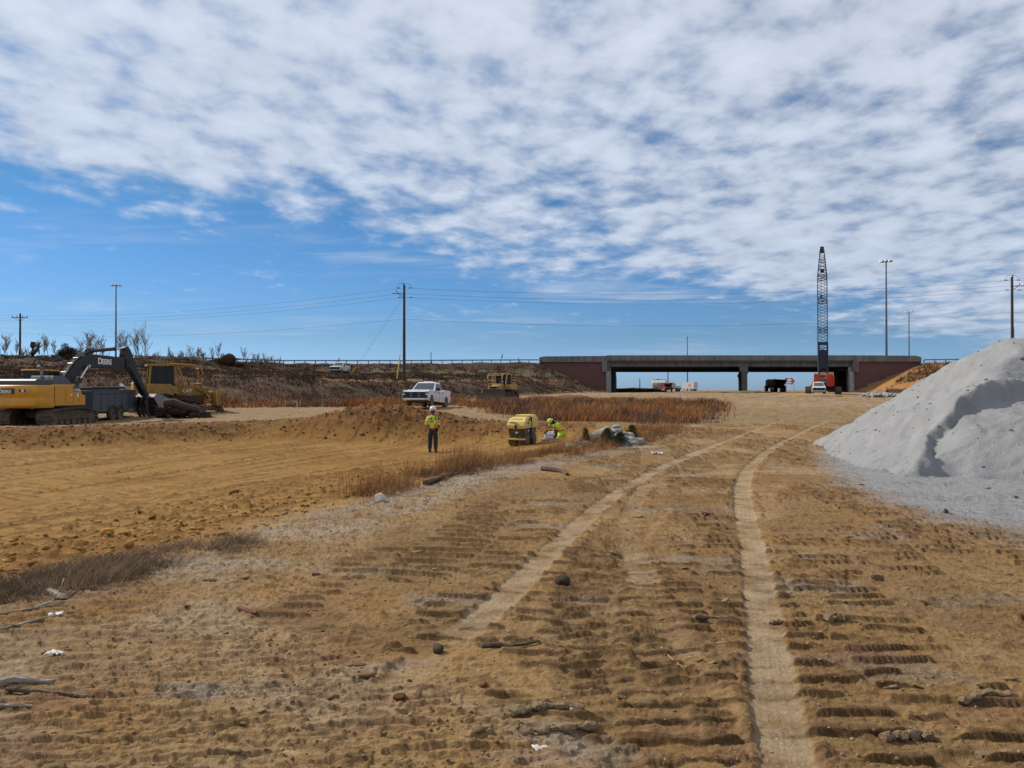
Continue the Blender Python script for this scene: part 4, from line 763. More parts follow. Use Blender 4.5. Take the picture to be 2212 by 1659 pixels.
# ---------------------------------------------------------------- crane
def make_crane():
    X0, Y0 = AT(1776, 133) + .15, 133.0; z = zs(X0, Y0); r = thing('crawler_crane', 'tall crawler crane with a red body and dark lattice boom before the bridge', 'crane', (X0, Y0, z), R(90 - 20.5))
    red = mat('crane red paint', (.55, .05, .022), .5, var=.15, dust=.3); dkb = mat('dark blue lattice paint', (.018, .022, .040), .55, var=.2)
    for s in (-1, 1): add_track(r, s * 2.3, .95, 6.2, 1.15, .5, .5, .26)
    m = MB(); m.b2(-1.2, 1.2, -2.0, 2.0, .5, 1.1); m.cyl((0, 0, 1.0), (0, 0, 1.5), 1.1, n=20); m.build('car_body', CHAR, r)
    for s in (-1, 1):
        m = MB(); m.b2(-3.4, 2.2, s * .95 - .50, s * .95 + .50, 1.2, 3.25); h = m.build('machinery_house', red, r, bevel=.08)
        m = MB()
        for k in range(4): x = -3.41; m.b2(x - .01, x + .02, s * .95 - .4 + k * .24, s * .95 - .36 + k * .24, 1.35, 3.1)
        m.b2(-3.3, 2.1, s * .95 - .42, s * .95 + .42, 3.25, 3.30); m.build('panel_rib', mat('crane dark red', (.2, .012, .01), .6), h)
        m = MB(); m.tube([(-3.3, s * 1.4, 3.25), (-3.3, s * 1.4, 3.7), (2.0, s * 1.4, 3.7), (2.0, s * 1.4, 3.25)], .025); m.build('handrail', CHAR, h)
    m = MB(); m.b2(-3.2, 2.5, -.44, .44, 1.2, 1.6); m.build('deck', CHAR, r)
    for k, z0 in enumerate((1.9, 2.4, 2.9)): m = MB(); m.cyl((-2.6 + k * .9, -.42, z0), (-2.6 + k * .9, .42, z0), .32, n=18); m.build('winch_drum', STL, r)
    m = MB(); m.b2(1.0, 2.9, -1.8, -1.46, 1.3, 3.0); c = m.build('cab', red, r, bevel=.06); m = MB(); m.b2(1.4, 2.93, -1.83, -1.5, 2.0, 2.8); m.build('window', GLS, c)
    # gantry
    m = MB()
    for s in (-.65, .65): m.tube([(-2.6, s, 2.0), (-2.2, s, 8.2)], .13, 6); m.tube([(.6, s, 2.0), (-2.1, s, 8.2)], .11, 6)
    for k in range(6): z_ = 3 + k * .9; m.tube([(-2.55 + .04 * k, -.65, z_), (-2.55 + .04 * k, .65, z_)], .07, 5)
    m.b2(-2.5, -1.9, -.75, .75, 8.0, 8.5); m.b2(-2.6, -1.6, -.55, .55, 4.2, 7.2); m.build('gantry', dkb, r)
    # boom
    def P(t, sy, sx, w): # t along the boom
        base = Vector((2.0, 0, 1.9)); d = Vector((math.sin(R(16)), 0, math.cos(R(16)))); n_ = Vector((math.cos(R(16)), 0, -math.sin(R(16)))); return base + d * t + Vector((0, sy * w / 2, 0)) + n_ * (sx * w / 2)
    def wd_(t): return 1.0 + .55 * min(t / 3, 1) if t < 3 else (1.55 if t < 19 else 1.55 - .9 * (t - 19) / 5.4)
    m = MB(); T = 24.4
    for sy in (-1, 1):
        for sx in (-1, 1): m.tube([P(t, sy, sx, wd_(t)) for t in (0, 3, 8, 14, 19, 22, T)], .065, 6)
    m.build('boom', dkb, r)
    m = MB(); t = .4; k = 0
    while t < T - 1:
        a, b = t, t + .55; sg = 1 if k % 2 else -1
        for s in (-1, 1): m.tube([P(a, -sg, s, wd_(a)), P(b, sg, s, wd_(b))], .036, 4); m.tube([P(a, s, -sg, wd_(a)), P(b, s, sg, wd_(b))], .034, 4)
        t = b; k += 1
    for t in (3, 9.2, 9.5, 14.6, 14.9, 19, 19.3, 21, 22.3):
        for s in (-1, 1): m.tube([P(t, -1, s, wd_(t)), P(t, 1, s, wd_(t))], .07, 5)
    m.build('lattice', dkb, r)
    m = MB(); m.box(P(T, 0, 0, 1) + Vector((0, 0, .05)), (.7, .62, .95), (0, R(16), 0)); m.build('boom_head', dkb, r)
    m = MB()
    for s in (-.3, .3): m.tube([P(T, 0, 0, 1) + Vector((0, s, .2)), Vector((-2.2, s, 8.2))], .022, 4)
    e = P(T, 0, 0, 1) + Vector((.25, .15, 0)); m.tube([e, e - Vector((0, 0, 7.9))], .02, 4); m.build('wire_rope', dkb, r)
    m = MB(); m.box(e - Vector((0, 0, 8.2)), (.4, .4, .6)); m.build('hook_block', CHAR, r, bevel=.05); m = MB(); m.cyl(P(20.2, 0, -1.0, 1) - Vector((0, .3, 0)), P(20.2, 0, -1.0, 1) + Vector((0, .3, 0)), .35); m.build('hook_block', CHAR, r, bevel=.05)
    return r
make_crane()

# ---------------------------------------------------------------- trench roller, generator, board
def make_roller():
    x, y = AT(1129, 32.8), 32.8; z = zs(x, y); r = thing('trench_roller', 'small yellow and grey trench roller in the weeds beside the kneeling worker', 'roller', (x, y, z), R(-90 - 20))
    ry = mat('faded roller yellow', (.60, .44, .115), .5, var=.1, vscale=6, dust=.25); rg = mat('roller grey body', (.035, .037, .04), .6, var=.2, dust=.4)
    for (x0, x1, k) in ((.02, .92, 1), (-.90, -.02, -1)):
        def rg_(w, xa, xb, z_): return [(xa, -w, z_), (xb, -w, z_), (xb, w, z_), (xa, w, z_)]
        m = MB()
        if k > 0: m.loft([rg_(.42, .02, .92, .80), rg_(.43, .02, .94, .95), rg_(.42, .02, .86, 1.10), rg_(.38, .02, .62, 1.27), rg_(.30, .02, .48, 1.31)])
        else: m.loft([rg_(.42, -.92, -.02, .80), rg_(.43, -.94, -.02, .95), rg_(.42, -.88, -.02, 1.22), rg_(.38, -.80, -.02, 1.37), rg_(.30, -.7, -.04, 1.40)])
        h = m.build('hood', ry, r, bevel=.035, seg=3)
        if k > 0:
            m = MB(); m.b2(.80, .89, -.30, .0, 1.08, 1.10); m.box((.70, .0, 1.20), (.10, .5, .012), (0, .62, 0)); m.b2(.90, .955, -.05, .05, .82, .96); m.b2(.40, .55, .425, .44, 1.0, 1.1); m.b2(.2, .3, .41, .43, 1.14, 1.24); m.b2(.3, .7, .425, .436, .80, .83)
            m.build('vent_slot', CHAR, h); m = MB(); m.cyl((.88, 0, 1.05), (.955, 0, 1.03), .07, n=14); m.build('headlight', CHROME, h)
    m = MB(); m.b2(-.05, .03, -.44, .44, .45, 1.30); m.build('centre_joint', CHAR, r)
    m = MB(); m.prism([(.02, .35), (.62, .35), (.90, .80), (.02, .80)], -.38, .38); m.prism([(-.90, .80), (-.62, .35), (-.02, .35), (-.02, .80)], -.38, .38); b = m.build('lower_body', rg, r, bevel=.02)
    m = MB(); m.lathe([(.055, 0), (.075, 0), (.075, .01), (.055, .01)], (.80, 0, .66), 16, 'x'); m.b2(.79, .815, -.008, .008, .6, .72); m.b2(.79, .815, -.05, .05, .65, .665); m.build('emblem', LETW, b)
    m = MB(); text_mb(m, 'BPR', .10, Matrix.Translation((.30, -.385, .66)) @ Matrix.Rotation(R(90), 4, 'X'), .003); text_mb(m, 'BPR', .10, Matrix.Translation((.30, .385, .66)) @ Matrix.Rotation(R(180), 4, 'Z') @ Matrix.Rotation(R(90), 4, 'X'), .003); m.build('lettering', LETW, b)
    for xx in (.50, -.50):
        for s in (-1, 1):
            m = MB(); m.cyl((xx, s * .05, .27), (xx, s * .43, .27), .235, n=24); d = m.build('drum', TRK, r)
            m = MB()
            for a in range(10):
                for k in range(3): t = 2 * math.pi * (a + .5 * (k % 2)) / 10; m.box((xx + .25 * math.cos(t), s * (.11 + .12 * k), .27 + .25 * math.sin(t)), (.05, .10, .07), (0, -t, 0))
            m.build('drum_pad', TRK, d)
    m = MB(); m.b2(.55, .98, -.40, .40, .30, .37); m.b2(-.98, -.55, -.40, .40, .30, .37); m.build_each('scraper_bar', ry, r, bevel=.01); r.scale = (.9,) * 3
    return r
make_roller()
def make_plate():
    x, y = AT(1188, 33.6), 34.0; r = thing('plate_compactor', 'silver plate compactor with a black hoop handle, on the clay before the kneeling worker', 'compactor', (x, y, zs(x, y)), R(15))
    m = MB(); m.prism([(-.36, .10), (-.26, .0), (.26, .0), (.36, .10), (.34, .12), (-.34, .12)], -.24, .24); m.build('base_plate', STL, r, bevel=.01)
    m = MB(); m.cyl((-.2, 0, .30), (.2, 0, .30), .13, n=18); m.b2(-.22, .12, -.16, .16, .12, .24); m.build('engine', mat('bright aluminium', (.62, .62, .63), .3, .7, var=.15), r, bevel=.015)
    m = MB(); m.b2(.14, .30, -.12, .12, .14, .40); m.cyl((-.25, -.05, .36), (-.1, -.05, .44), .05); m.build('fuel_tank', BLK, r, bevel=.02)
    m = MB(); m.tube([(-.22, -.16, .25), (-.18, -.16, .52), (-.05, -.16, .62), (.22, -.1, .60), (.32, -.05, .45), (.34, 0, .2)], .02, 8); m.build('handle', BLK, r, smooth=True)
make_plate()

# ---------------------------------------------------------------- far trucks
def wheels(r, xs, y, rad=.52, w=.3):
    for x in xs:
        for s in (-1, 1):
            m = MB(); m.cyl((x, s * y - w / 2, rad), (x, s * y + w / 2, rad), rad, n=16); o = m.build('wheel', BLK, r, bevel=.03); m = MB(); m.cyl((x, s * y - w / 2 - .01, rad), (x, s * y + w / 2 + .01, rad), rad * .5, n=12); m.build('rim', STL, o)
def make_tanker():
    Y = 229; x = AT(1455, Y) ; r = thing('tank_truck', 'white truck with a pale rounded tank, seen under the bridge beside the red truck', 'tank truck', (x - 2.0, Y, zs(x, Y)), R(-28))
    wt = mat('pale tank paint', (.55, .54, .52), .4, var=.12, dust=.3); m = MB(); m.lathe([(.3, -4.2), (1.0, -4.1), (1.16, -3.9), (1.16, -.1), (1.0, .1), (.3, .2)], (0, 0, 2.25), 22, 'x', sx=1.0, sy=1.0); t = m.build('tank', wt, r, smooth=True)
    m = MB(); m.b2(-4.0, -.2, -.45, .45, 3.38, 3.50); m.cyl((-2.6, 0, 3.4), (-2.6, 0, 3.65), .3); m.build('walkway', CHAR, t)
    m = MB(); m.b2(-4.4, 4.4, -.45, .45, .75, 1.05); m.build('chassis', CHAR, r)
    m = MB(); m.prism([(.5, 1.0), (2.4, 1.0), (2.4, 1.75), (2.1, 2.7), (.5, 2.75)], -1.05, 1.05); c = m.build('cab', WHT, r, bevel=.08); m = MB(); m.b2(1.0, 2.0, -1.07, 1.07, 1.9, 2.5); m.box((2.27, 0, 2.2), (.05, 1.7, .75), (0, -.3, 0)); m.build('window', GLS, c)
    m = MB(); m.prism([(2.4, .9), (4.1, .9), (4.15, 1.5), (3.9, 1.7), (2.4, 1.85)], -.72, .72); m.build('hood', WHT, r, bevel=.12); m = MB(); m.b2(4.1, 4.17, -.45, .45, .9, 1.5); m.build('grille', CHROME, r)
    for s in (-1, 1):
        m = MB(); m.prism([(2.75, .75), (2.9, 1.2), (3.3, 1.32), (3.8, 1.2), (4.1, .8), (3.9, .8), (3.3, 1.15), (2.95, .75)], s * .95 - .22, s * .95 + .22); m.build('fender', WHT, r)
    m = MB(); m.tube([(.6, -.9, 1), (.6, -.9, 3.4)], .07); m.build('exhaust_pipe', CHROME, r)
    m = MB(); m.b2(.9, 1.8, -1.1, -.7, .5, .95); m.build('fuel_tank', mat('blue barrel', (.02, .06, .30), .5), r)
    wheels(r, (3.3, -2.4, -3.6), .95); r.scale = (.98,) * 3; return r
make_tanker()
def make_redtruck():
    Y = 223; x = AT(1435, Y); r = thing('service_truck', 'dark red boxy service truck parked before the tank truck, under the bridge', 'truck', (x, Y, zs(x, Y)), R(-90 + 14))
    rd = mat('faded truck red', (.26, .025, .022), .5, var=.2, dust=.4); m = MB(); m.b2(-1.8, 1.1, -1.15, 1.15, .7, 2.3); m.build('body', mat('dark truck bed', (.06, .03, .035), .6), r, bevel=.06)
    m = MB(); m.prism([(1.1, .55), (2.9, .55), (2.95, 1.2), (2.4, 1.35), (2.1, 2.1), (1.1, 2.15)], -1.08, 1.08); c = m.build('cab', rd, r, bevel=.08); m = MB(); m.box((2.30, 0, 1.72), (.04, 1.8, .62), (0, -.38, 0)); m.b2(1.3, 2.0, -1.1, 1.1, 1.45, 1.95); m.build('windshield', GLS, c)
    m = MB(); m.b2(2.92, 2.98, -.7, .7, .75, 1.1); m.build('grille', CHROME, c); wheels(r, (2.3, -1.1), 1.0, .42, .25); r.scale = (1.05,) * 3; return r
make_redtruck()
def make_boxtrailer():
    Y = 360; x = AT(1487, Y); r = thing('box_trailer', 'white box trailer with red lettering streaks on its side, far away under the bridge', 'trailer', (x, Y, zs(x, Y)), R(90 + 38))
    m = MB(); m.b2(-4.2, 2.6, -1.3, 1.3, 1.15, 3.95); b = m.build('cargo_box', mat('weathered white box', (.52, .50, .48), .6, var=.12), r, bevel=.03)
    m = MB(); m.b2(-4.23, -4.19, -.02, .02, 1.2, 3.9); m.b2(-4.23, -4.19, -1.1, -1.06, 1.2, 3.9); m.b2(-4.23, -4.19, 1.06, 1.1, 1.2, 3.9); m.build('door_bar', CHAR, b)
    m = MB()
    for k, (a, c) in enumerate(((-2.6, 3.5), (-2.3, 2.9), (-1.9, 3.3), (-1.6, 2.5), (-1.2, 3.1))):
        for s in (-1.312, 1.312): m.b2(a, a + .22, s - .004, s + .004, c - 1.0, c)
    m.build('red_marking', mat('faded red mark', (.42, .09, .05), .6, var=.3), b); wheels(r, (-3.4, -2.3), 1.0, .5); m = MB(); m.b2(1.4, 1.6, -1, -.9, 0, 1.2); m.b2(1.4, 1.6, .9, 1, 0, 1.2); m.build('landing_leg', CHAR, r)
make_boxtrailer()
def make_dump():
    Y = 205; x = AT(1683.5, Y); r = thing('dump_truck', 'dark dusty articulated dump truck seen from behind, under the bridge', 'dump truck', (x, Y + 4, zs(x, Y)), R(90))
    du = mat('dusty dump yellow', (.17, .115, .045), .7, var=.2, dust=.5)
    m = MB(); m.loft([[(-4.4, -1.05, 1.55), (-4.4, 1.05, 1.55), (0, 1.05, 1.3), (0, -1.05, 1.3)], [(-4.9, -1.62, 2.7), (-4.9, 1.62, 2.7), (.6, 1.62, 2.6), (.6, -1.62, 2.6)], [(-5.0, -1.66, 2.95), (-5.0, 1.66, 2.95), (.8, 1.66, 3.3), (.8, -1.66, 3.3)]], caps=True); b = m.build('dump_body', du, r, bevel=.04)
    m = MB(); m.b2(-4.95, .7, -1.55, 1.55, 2.95, 3.15); m.build('load', mat('hauled soil', (.14, .085, .04), .95, var=.3), b)
    m = MB(); m.b2(-5.06, -5.0, -1.45, 1.45, 2.25, 2.33); m.build('tailgate_bar', YEL2, b)
    for s in (-1, 1): m = MB(); m.b2(-5.1, -4.7, s * 1.6 - .1, s * 1.6 + .1, 3.0, 3.4); m.build('tail_corner', LETW, b)
    m = MB(); m.b2(-4.2, 3, -.6, .6, .9, 1.5); m.build('chassis', du, r); m = MB(); m.b2(1.2, 3.2, -1.3, 1.3, 1.3, 3.1); m.build('cab', du, r, bevel=.1)
    wheels(r, (-3.8, -2.1, 2.6), 1.25, .82, .62)
make_dump()
def make_arrow():
    Y = 245; x = AT(1708, Y); z = zs(x, Y); r = thing('arrow_board', 'orange-red arrow pointing right on a trailer board beyond the dump truck', 'sign', (x, Y, z))
    om = mat('signal orange', (.75, .10, .03), .5); m = MB(); m.prism([(.2, 1.9), (1.4, 3.2), (.2, 4.4), (.2, 3.6)], -.04, .04); m.build('arrow_head', om, r)
    m = MB()
    for z_ in (2.3, 3.0, 3.9): m.b2(-1.9, .4, -.04, .04, z_, z_ + .25)
    m.build('arrow_bar', om, r); m = MB()
    for xx in (-1.4, 1.0): m.cyl((xx, .08, 0), (xx, .08, 2.4), .06)
    m.build('post', STL, r)
make_arrow()
om = MATS['signal orange']; lb = ['leftmost', 'second from the left', 'third from the left', 'rightmost']
base = None
for k, (u, Y) in enumerate(((1749, 238), (1755, 262), (1762, 236), (1783, 230))):
    x = AT(u, Y)
    if base is None:
        base = thing('traffic_barrel', '', 'traffic barrel', (x, Y, zs(x, Y)), 0, 'orange barrels beyond the bridge'); m = MB(); m.lathe([(.30, 0), (.30, .1), (.27, .12), (.22, 1.05), (.05, 1.1)], n=14); m.build('drum_body', om, base, smooth=True); m = MB()
        for z_ in (.35, .75): m.cyl((0, 0, z_), (0, 0, z_ + .15), .268 - z_ * .04, n=14)
        m.build('reflective_band', LETW, base); m = MB(); m.cyl((0, 0, 0), (0, 0, .06), .4); m.build('rubber_foot', BLK, base); o = base
    else: o = copy_tree(base); o.location = (x, Y, zs(x, Y))
    o['label'] = 'orange traffic barrel between the dump truck and crane, %s of four' % lb[k]
# ---------------------------------------------------------------- bridge
def conc(name, col, var=.12): return mat(name, col, .85, var=var, vscale=.9, bump=.25, bscale=14, spec=.2, streak=.42)
CON = conc('weathered concrete', (.20, .19, .18)); CON2 = conc('pale concrete block', (.36, .355, .34)); CON3 = conc('girder concrete', (.15, .142, .13))
def brick_mat():
    m = bpy.data.materials.new('red brown block wall'); m.use_nodes = True; t = m.node_tree; b = t.nodes['Principled BSDF']; b.inputs['Roughness'].default_value = .9
    tc = t.nodes.new('ShaderNodeTexCoord'); mp_ = t.nodes.new('ShaderNodeMapping'); mp_.inputs['Rotation'].default_value = (R(90), 0, 0); t.links.new(tc.outputs['Object'], mp_.inputs[0])
    k = t.nodes.new('ShaderNodeTexBrick'); k.inputs['Scale'].default_value = 1; k.inputs['Brick Width'].default_value = .46; k.inputs['Row Height'].default_value = .2; k.inputs['Mortar Size'].default_value = .012
    k.inputs['Color1'].default_value = (.17, .075, .058, 1); k.inputs['Color2'].default_value = (.13, .06, .05, 1); k.inputs['Mortar'].default_value = (.06, .035, .03, 1); t.links.new(mp_.outputs[0], k.inputs[0]); t.links.new(k.outputs['Color'], b.inputs['Base Color']); return m
BRK = brick_mat()
def make_bridge():
    Y = 165.0; r = thing('road_bridge', 'long grey concrete overpass with dark underside, one middle pier and red-brown retaining walls', 'bridge', (48, Y, 1.2)); ox, oy, oz = 48, Y, 1.2
    def b2(nm, mt, x0, x1, y0, y1, z0, z1, bev=.02, par=None, mb=None):
        m = mb or MB(); m.b2(x0 - ox, x1 - ox, y0 - oy, y1 - oy, z0 - oz, z1 - oz); return m.build(nm, mt, par or r, bevel=bev) if nm else m
    # parapet: end pieces slope down a little
    m = MB()
    m.prism([(5.6 - ox, 7.42 - oz), (5.6 - ox, 8.35 - oz), (6.6 - ox, 8.58 - oz), (19.5 - ox, 8.68 - oz), (19.5 - ox, 7.42 - oz)], -.35, 0)
    m.prism([(70.2 - ox, 7.50 - oz), (70.2 - ox, 8.80 - oz), (83.2 - ox, 8.72 - oz), (84.3 - ox, 8.4 - oz), (84.3 - ox, 7.50 - oz)], -.35, 0)
    m.build_each('end_parapet', CON, r)
    pr = b2('parapet', CON, 19.502, 70.198, Y - .38, Y - .02, 7.80, 8.80)
    m = MB()
    for k in range(6): x = 19.5 + 50.7 * k / 5; m.b2(x - .02 - ox, x + .02 - ox, -.386, -.37, 7.8 - oz, 8.8 - oz)
    m.build('joint', CON3, pr)
    # deck and side girder, more girders beneath
    m = MB(); F = lambda x, y: (x - ox, y - oy)
    def slab(z0, z1, xs0, xs1, xf0, xf1, y0, y1): a = [(xs0 - ox, y0 - oy), (xs1 - ox, y0 - oy), (xf1 - ox, y1 - oy), (xf0 - ox, y1 - oy)]; return [[(p[0], p[1], z0 - oz) for p in a], [(p[0], p[1], z1 - oz) for p in a]]
    m.loft(slab(7.55, 7.79, 18.8, 71, 26.4, 92, Y - .3, 218)); m.build('deck', CON3, r)
    n = 9
    for k in range(n):
        y = Y + .15 + 52 * k / (n - 1); s = (y - Y) / 53; x0 = 19.6 + 8.1 * s; x1 = 70.1 + 21.4 * s; m = MB()
        m.prism([(y, 6.5), (y + .62, 6.5), (y + .62, 6.75), (y + .42, 6.95), (y + .42, 7.3), (y + .7, 7.45), (y + .7, 7.549), (y - .06, 7.549), (y - .06, 7.45), (y + .15, 7.3), (y + .15, 6.95), (y, 6.75)], x0, x1)
        # prism gives (y-as-x, along, z): turn
        m.v = [Vector((p.y - ox, p.x - oy, p.z - oz)) for p in m.v]; m.build('girder', CON3, r)
    # pier: cap and columns
    m = MB(); m.loft(slab(5.55, 6.49, 47.0, 48.75, 61.5, 63.3, Y + .2, 217)); pc = m.build('pier_cap', CON3, r, bevel=.03)
    for k in range(5):
        y = Y + 1.0 + 12.5 * k; x = 47.9 + 14.4 * (y - Y) / 53; zb = zs(x, y) - .3; m = MB()
        m.loft([[(x - .5 - ox, y - .6 - oy, zb - oz), (x + .5 - ox, y - .6 - oy, zb - oz), (x + .5 - ox, y + .6 - oy, zb - oz), (x - .5 - ox, y + .6 - oy, zb - oz)], [(x - .52 - ox, y - .6 - oy, 4.9 - oz), (x + .52 - ox, y - .6 - oy, 4.9 - oz), (x + .52 - ox, y + .6 - oy, 4.9 - oz), (x - .52 - ox, y + .6 - oy, 4.9 - oz)], [(x - .85 - ox, y - .8 - oy, 5.549 - oz), (x + .85 - ox, y - .8 - oy, 5.549 - oz), (x + .85 - ox, y + .8 - oy, 5.549 - oz), (x - .85 - ox, y + .8 - oy, 5.549 - oz)]])
        m.build('pier_column', CON3, r, bevel=.03)
    # abutments: concrete end piece, block column, inner wall
    for s, (xa, xb), (xc, xd), (xe, xf) in ((-1, (18.5, 19.55), (19.4, 20.4), (20.4, 28.4)), (1, (70.2, 71.35), (69.5, 70.45), (69.5, 91))):
        b2('abutment', CON, xa, xb, Y - .45, Y + .8, 5.36, 7.82)
        zb = zs((xc + xd) / 2, Y) - .6; m = MB(); z = zb
        while z < 5.4: m.b2(xc - ox, xd - ox, -.3, .55, z - oz, min(z + .78, 5.45) - oz); z += .80
        m.build('corner_blocks', CON2, r, bevel=.04)
        xn = xd if s < 0 else xc; m = MB(); a = (xn - ox, .3); c = (xf - ox, 53.0); w = -1.0 * -s
        zz_ = zb - oz; m.loft([[(a[0], a[1], zz_), (c[0], c[1], zz_), (c[0] + s * .9, c[1], zz_), (a[0] + s * .9, a[1], zz_)], [(a[0], a[1], 6.4 - oz), (c[0], c[1], 6.4 - oz), (c[0] + s * .9, c[1], 6.4 - oz), (a[0] + s * .9, a[1], 6.4 - oz)]]); m.build('inner_wall', CON2 if s > 0 else CON3, r)
        if s < 0:
            m = MB(); c2 = (c[0] + 1.3, c[1] + 9); m.loft([[(c[0], c[1], zz_), (c2[0], c2[1], zz_), (c2[0] - .9, c2[1], zz_), (c[0] - .9, c[1], zz_)], [(c[0], c[1], 6.0 - oz), (c2[0], c2[1], 4.9 - oz), (c2[0] - .9, c2[1], 4.9 - oz), (c[0] - .9, c[1], 6.0 - oz)]]); m.build('wing_wall', CON3, r)
    b2('retaining_wall', BRK, 5.7, 19.38, Y - .02, Y + .4, .2, 7.42); b2('retaining_wall', BRK, 70.47, 84.4, Y - .02, Y + .4, .2, 7.50)
    b2('retaining_wall', BRK, 18.5, 18.51, Y, Y + .01, .3, .31)if False else None
    b2('approach_slab', CON3, 5.8, 18.7, Y + .41, 217.5, 7.1, 7.54); b2('approach_slab', CON3, 71.2, 84.3, Y + .41, 217.5, 7.1, 7.54)
    b2('far_parapet', CON, 8, 84, 218.1, 218.4, 7.6, 8.7)
make_bridge()
GAL = mat('galvanised steel', (.20, .21, .23), .5, .6, var=.15)
def rail(pts, label, step=1.905):
    r = thing('guard_rail', label, 'guard rail', (pts[0][0], pts[0][1], pts[0][2])); o = Vector(pts[0]); m = MB()
    P = [Vector(p) - o for p in pts]; m2 = MB()
    for dz, hh in ((.62, .16), (.74, .10)): m2.tube([p + Vector((0, -.08, dz)) for p in P], hh / 2, 6)
    m2.build('rail_beam', GAL, r); L_ = 0
    for a, b in zip(P[:-1], P[1:]):
        n = max(1, int((b - a).length / step))
        for k in range(n): p = a.lerp(b, k / n); m = MB(); m.b2(p.x - .07, p.x + .07, p.y - .06, p.y + .1, p.z - .3, p.z + .72); m.build('post', mat('rail post timber', (.13, .10, .08), .9), r)
    return r
cz = lambda x, y: zs(x, y)
pts = [(-62, 128), (-43, 150.6), (-32, 154.5), (-20, 158.8), (-8, 161.0), (5.4, 163.9)]
rail([(x, y, zs(x, y) - .08) for x, y in pts], 'long low steel guard rail along the top of the slope left of the bridge')
pts = [(84.6, 164.2), (92, 161.5), (103, 157.5)]; rail([(x, y, zs(x, y) - .05) for x, y in pts], 'short steel guard rail on the slope right of the bridge')

# ---------------------------------------------------------------- poles and lamps
PW = mat('dark creosoted pole', (.060, .045, .040), .85, var=.2, vscale=2); GREYP = mat('mast grey', (.13, .14, .17), .45, .5, var=.08); CER = mat('grey insulator', (.10, .11, .14), .4)
POLES = [(AT(43, 171), 171, ZV(677, 171), 'wooden power pole with a crossarm far left on the hill crest'), (AT(873, 98), 98, ZV(615, 98), 'tall dark power pole rising from the slope behind the white pickup'), (AT(2187, 95), 95, ZV(598, 95), 'dark power pole standing behind the grey gravel heap'), (AT(-900, 210), 210, ZV(640, 210), ''), (AT(3600, 95), 95, 14.6, '')]
att = []
for k, (x, y, zt, lab) in enumerate(POLES):
    zb = zs(x, y) - .3; H = zt - zb
    r = None
    w = .16 if k else .2
    if lab:
        r = thing('power_pole', lab, 'power pole', (x, y, zb), 0, 'wooden power poles'); m = MB(); m.cyl((0, 0, 0), (0, 0, H), w * 1.25, w * .85, 14); p = m.build('pole', PW, r, smooth=True)
        sgn = 1 if k == 2 else -1
        if k:
            m = MB(); m.tube([(0, 0, H - 1.2), (sgn * .55, 0, H - 1.05), (sgn * .95, 0, H - 1.05)], .05, 6); m.tube([(sgn * .15, 0, H - 1.5), (sgn * .8, 0, H - 1.08)], .04, 6); m.tube([(sgn * .92, 0, H - 1.05), (sgn * .92, 0, H - .7)], .05, 6); m.tube([(sgn * .05, 0, H - .1), (sgn * .12, 0, H + .25)], .07, 6); m.build('insulator_bracket', CER, r)
            for dz, dx in ((-.38, -.7), (-.38, .7), (-1.05, sgn * 1.25), (-1.55, .85), (-1.55, -.55)): m = MB(); m.cyl((dx - .2, 0, H + dz), (dx + .2, 0, H + dz), .05, n=8); m.build('insulator', CER, r)
            m = MB(); m.tube([(-.95, 0, H - .42), (-.6, 0, H + .1), (.05, 0, H + .22), (.65, 0, H + .08), (1.0, 0, H - .42)], .02, 5); m.tube([(.16, -.1, H - 6), (.17, -.12, .3)], .02, 5); m.build('jumper_wire', CER, r)
        else:
            m = MB(); m.box((0, -.15, H - .9), (3.4, .12, .14)); m.tube([(-1.2, -.12, H - .85), (0, -.1, H - 1.7), (1.2, -.12, H - .85)], .04, 5); m.build('crossarm', PW, r)
            for dx in (-1.6, -.6, .6, 1.6): m = MB(); m.cyl((dx, -.15, H - .83), (dx, -.15, H - .5), .08, n=8); m.build('insulator', CER, r)
    att.append([(x, y, zt - .38), (x - .3, y, zt - 1.05), (x, y, zt - 1.55), (x, y, zt - 4.2)])
WIRE = mat('power line wire', (.10, .11, .13), .6)
def wire(a, b, sag, lab, r_=.013):
    a, b = Vector(a), Vector(b); pts = [a.lerp(b, t / 24) - Vector((0, 0, sag * 4 * (t / 24) * (1 - t / 24))) for t in range(25)]; m = MB(); m.tube(pts, r_, 5); o = m.build('power_line', WIRE, None); tag(o, lab, 'power line', 'power lines strung between the poles')
nm = ['topmost', 'second highest', 'third highest', 'lowest']
for k in range(4):
    wire(att[3][k], att[0][k], .8, 'thin %s wire running left out of view from the leftmost pole' % nm[k], .013) 
    wire(att[0][k], att[1][k], 1.3, 'thin %s wire from the leftmost pole to the tall middle pole' % nm[k])
    wire(att[1][k], att[2][k], 1.2, 'thin %s wire from the middle pole across to the right pole' % nm[k])
    wire(att[2][k], att[4][k], 1.0, 'thin %s wire leaving the right pole out of view' % nm[k])
GY_ = mat('yellow guy guard', (.62, .42, .06), .6)
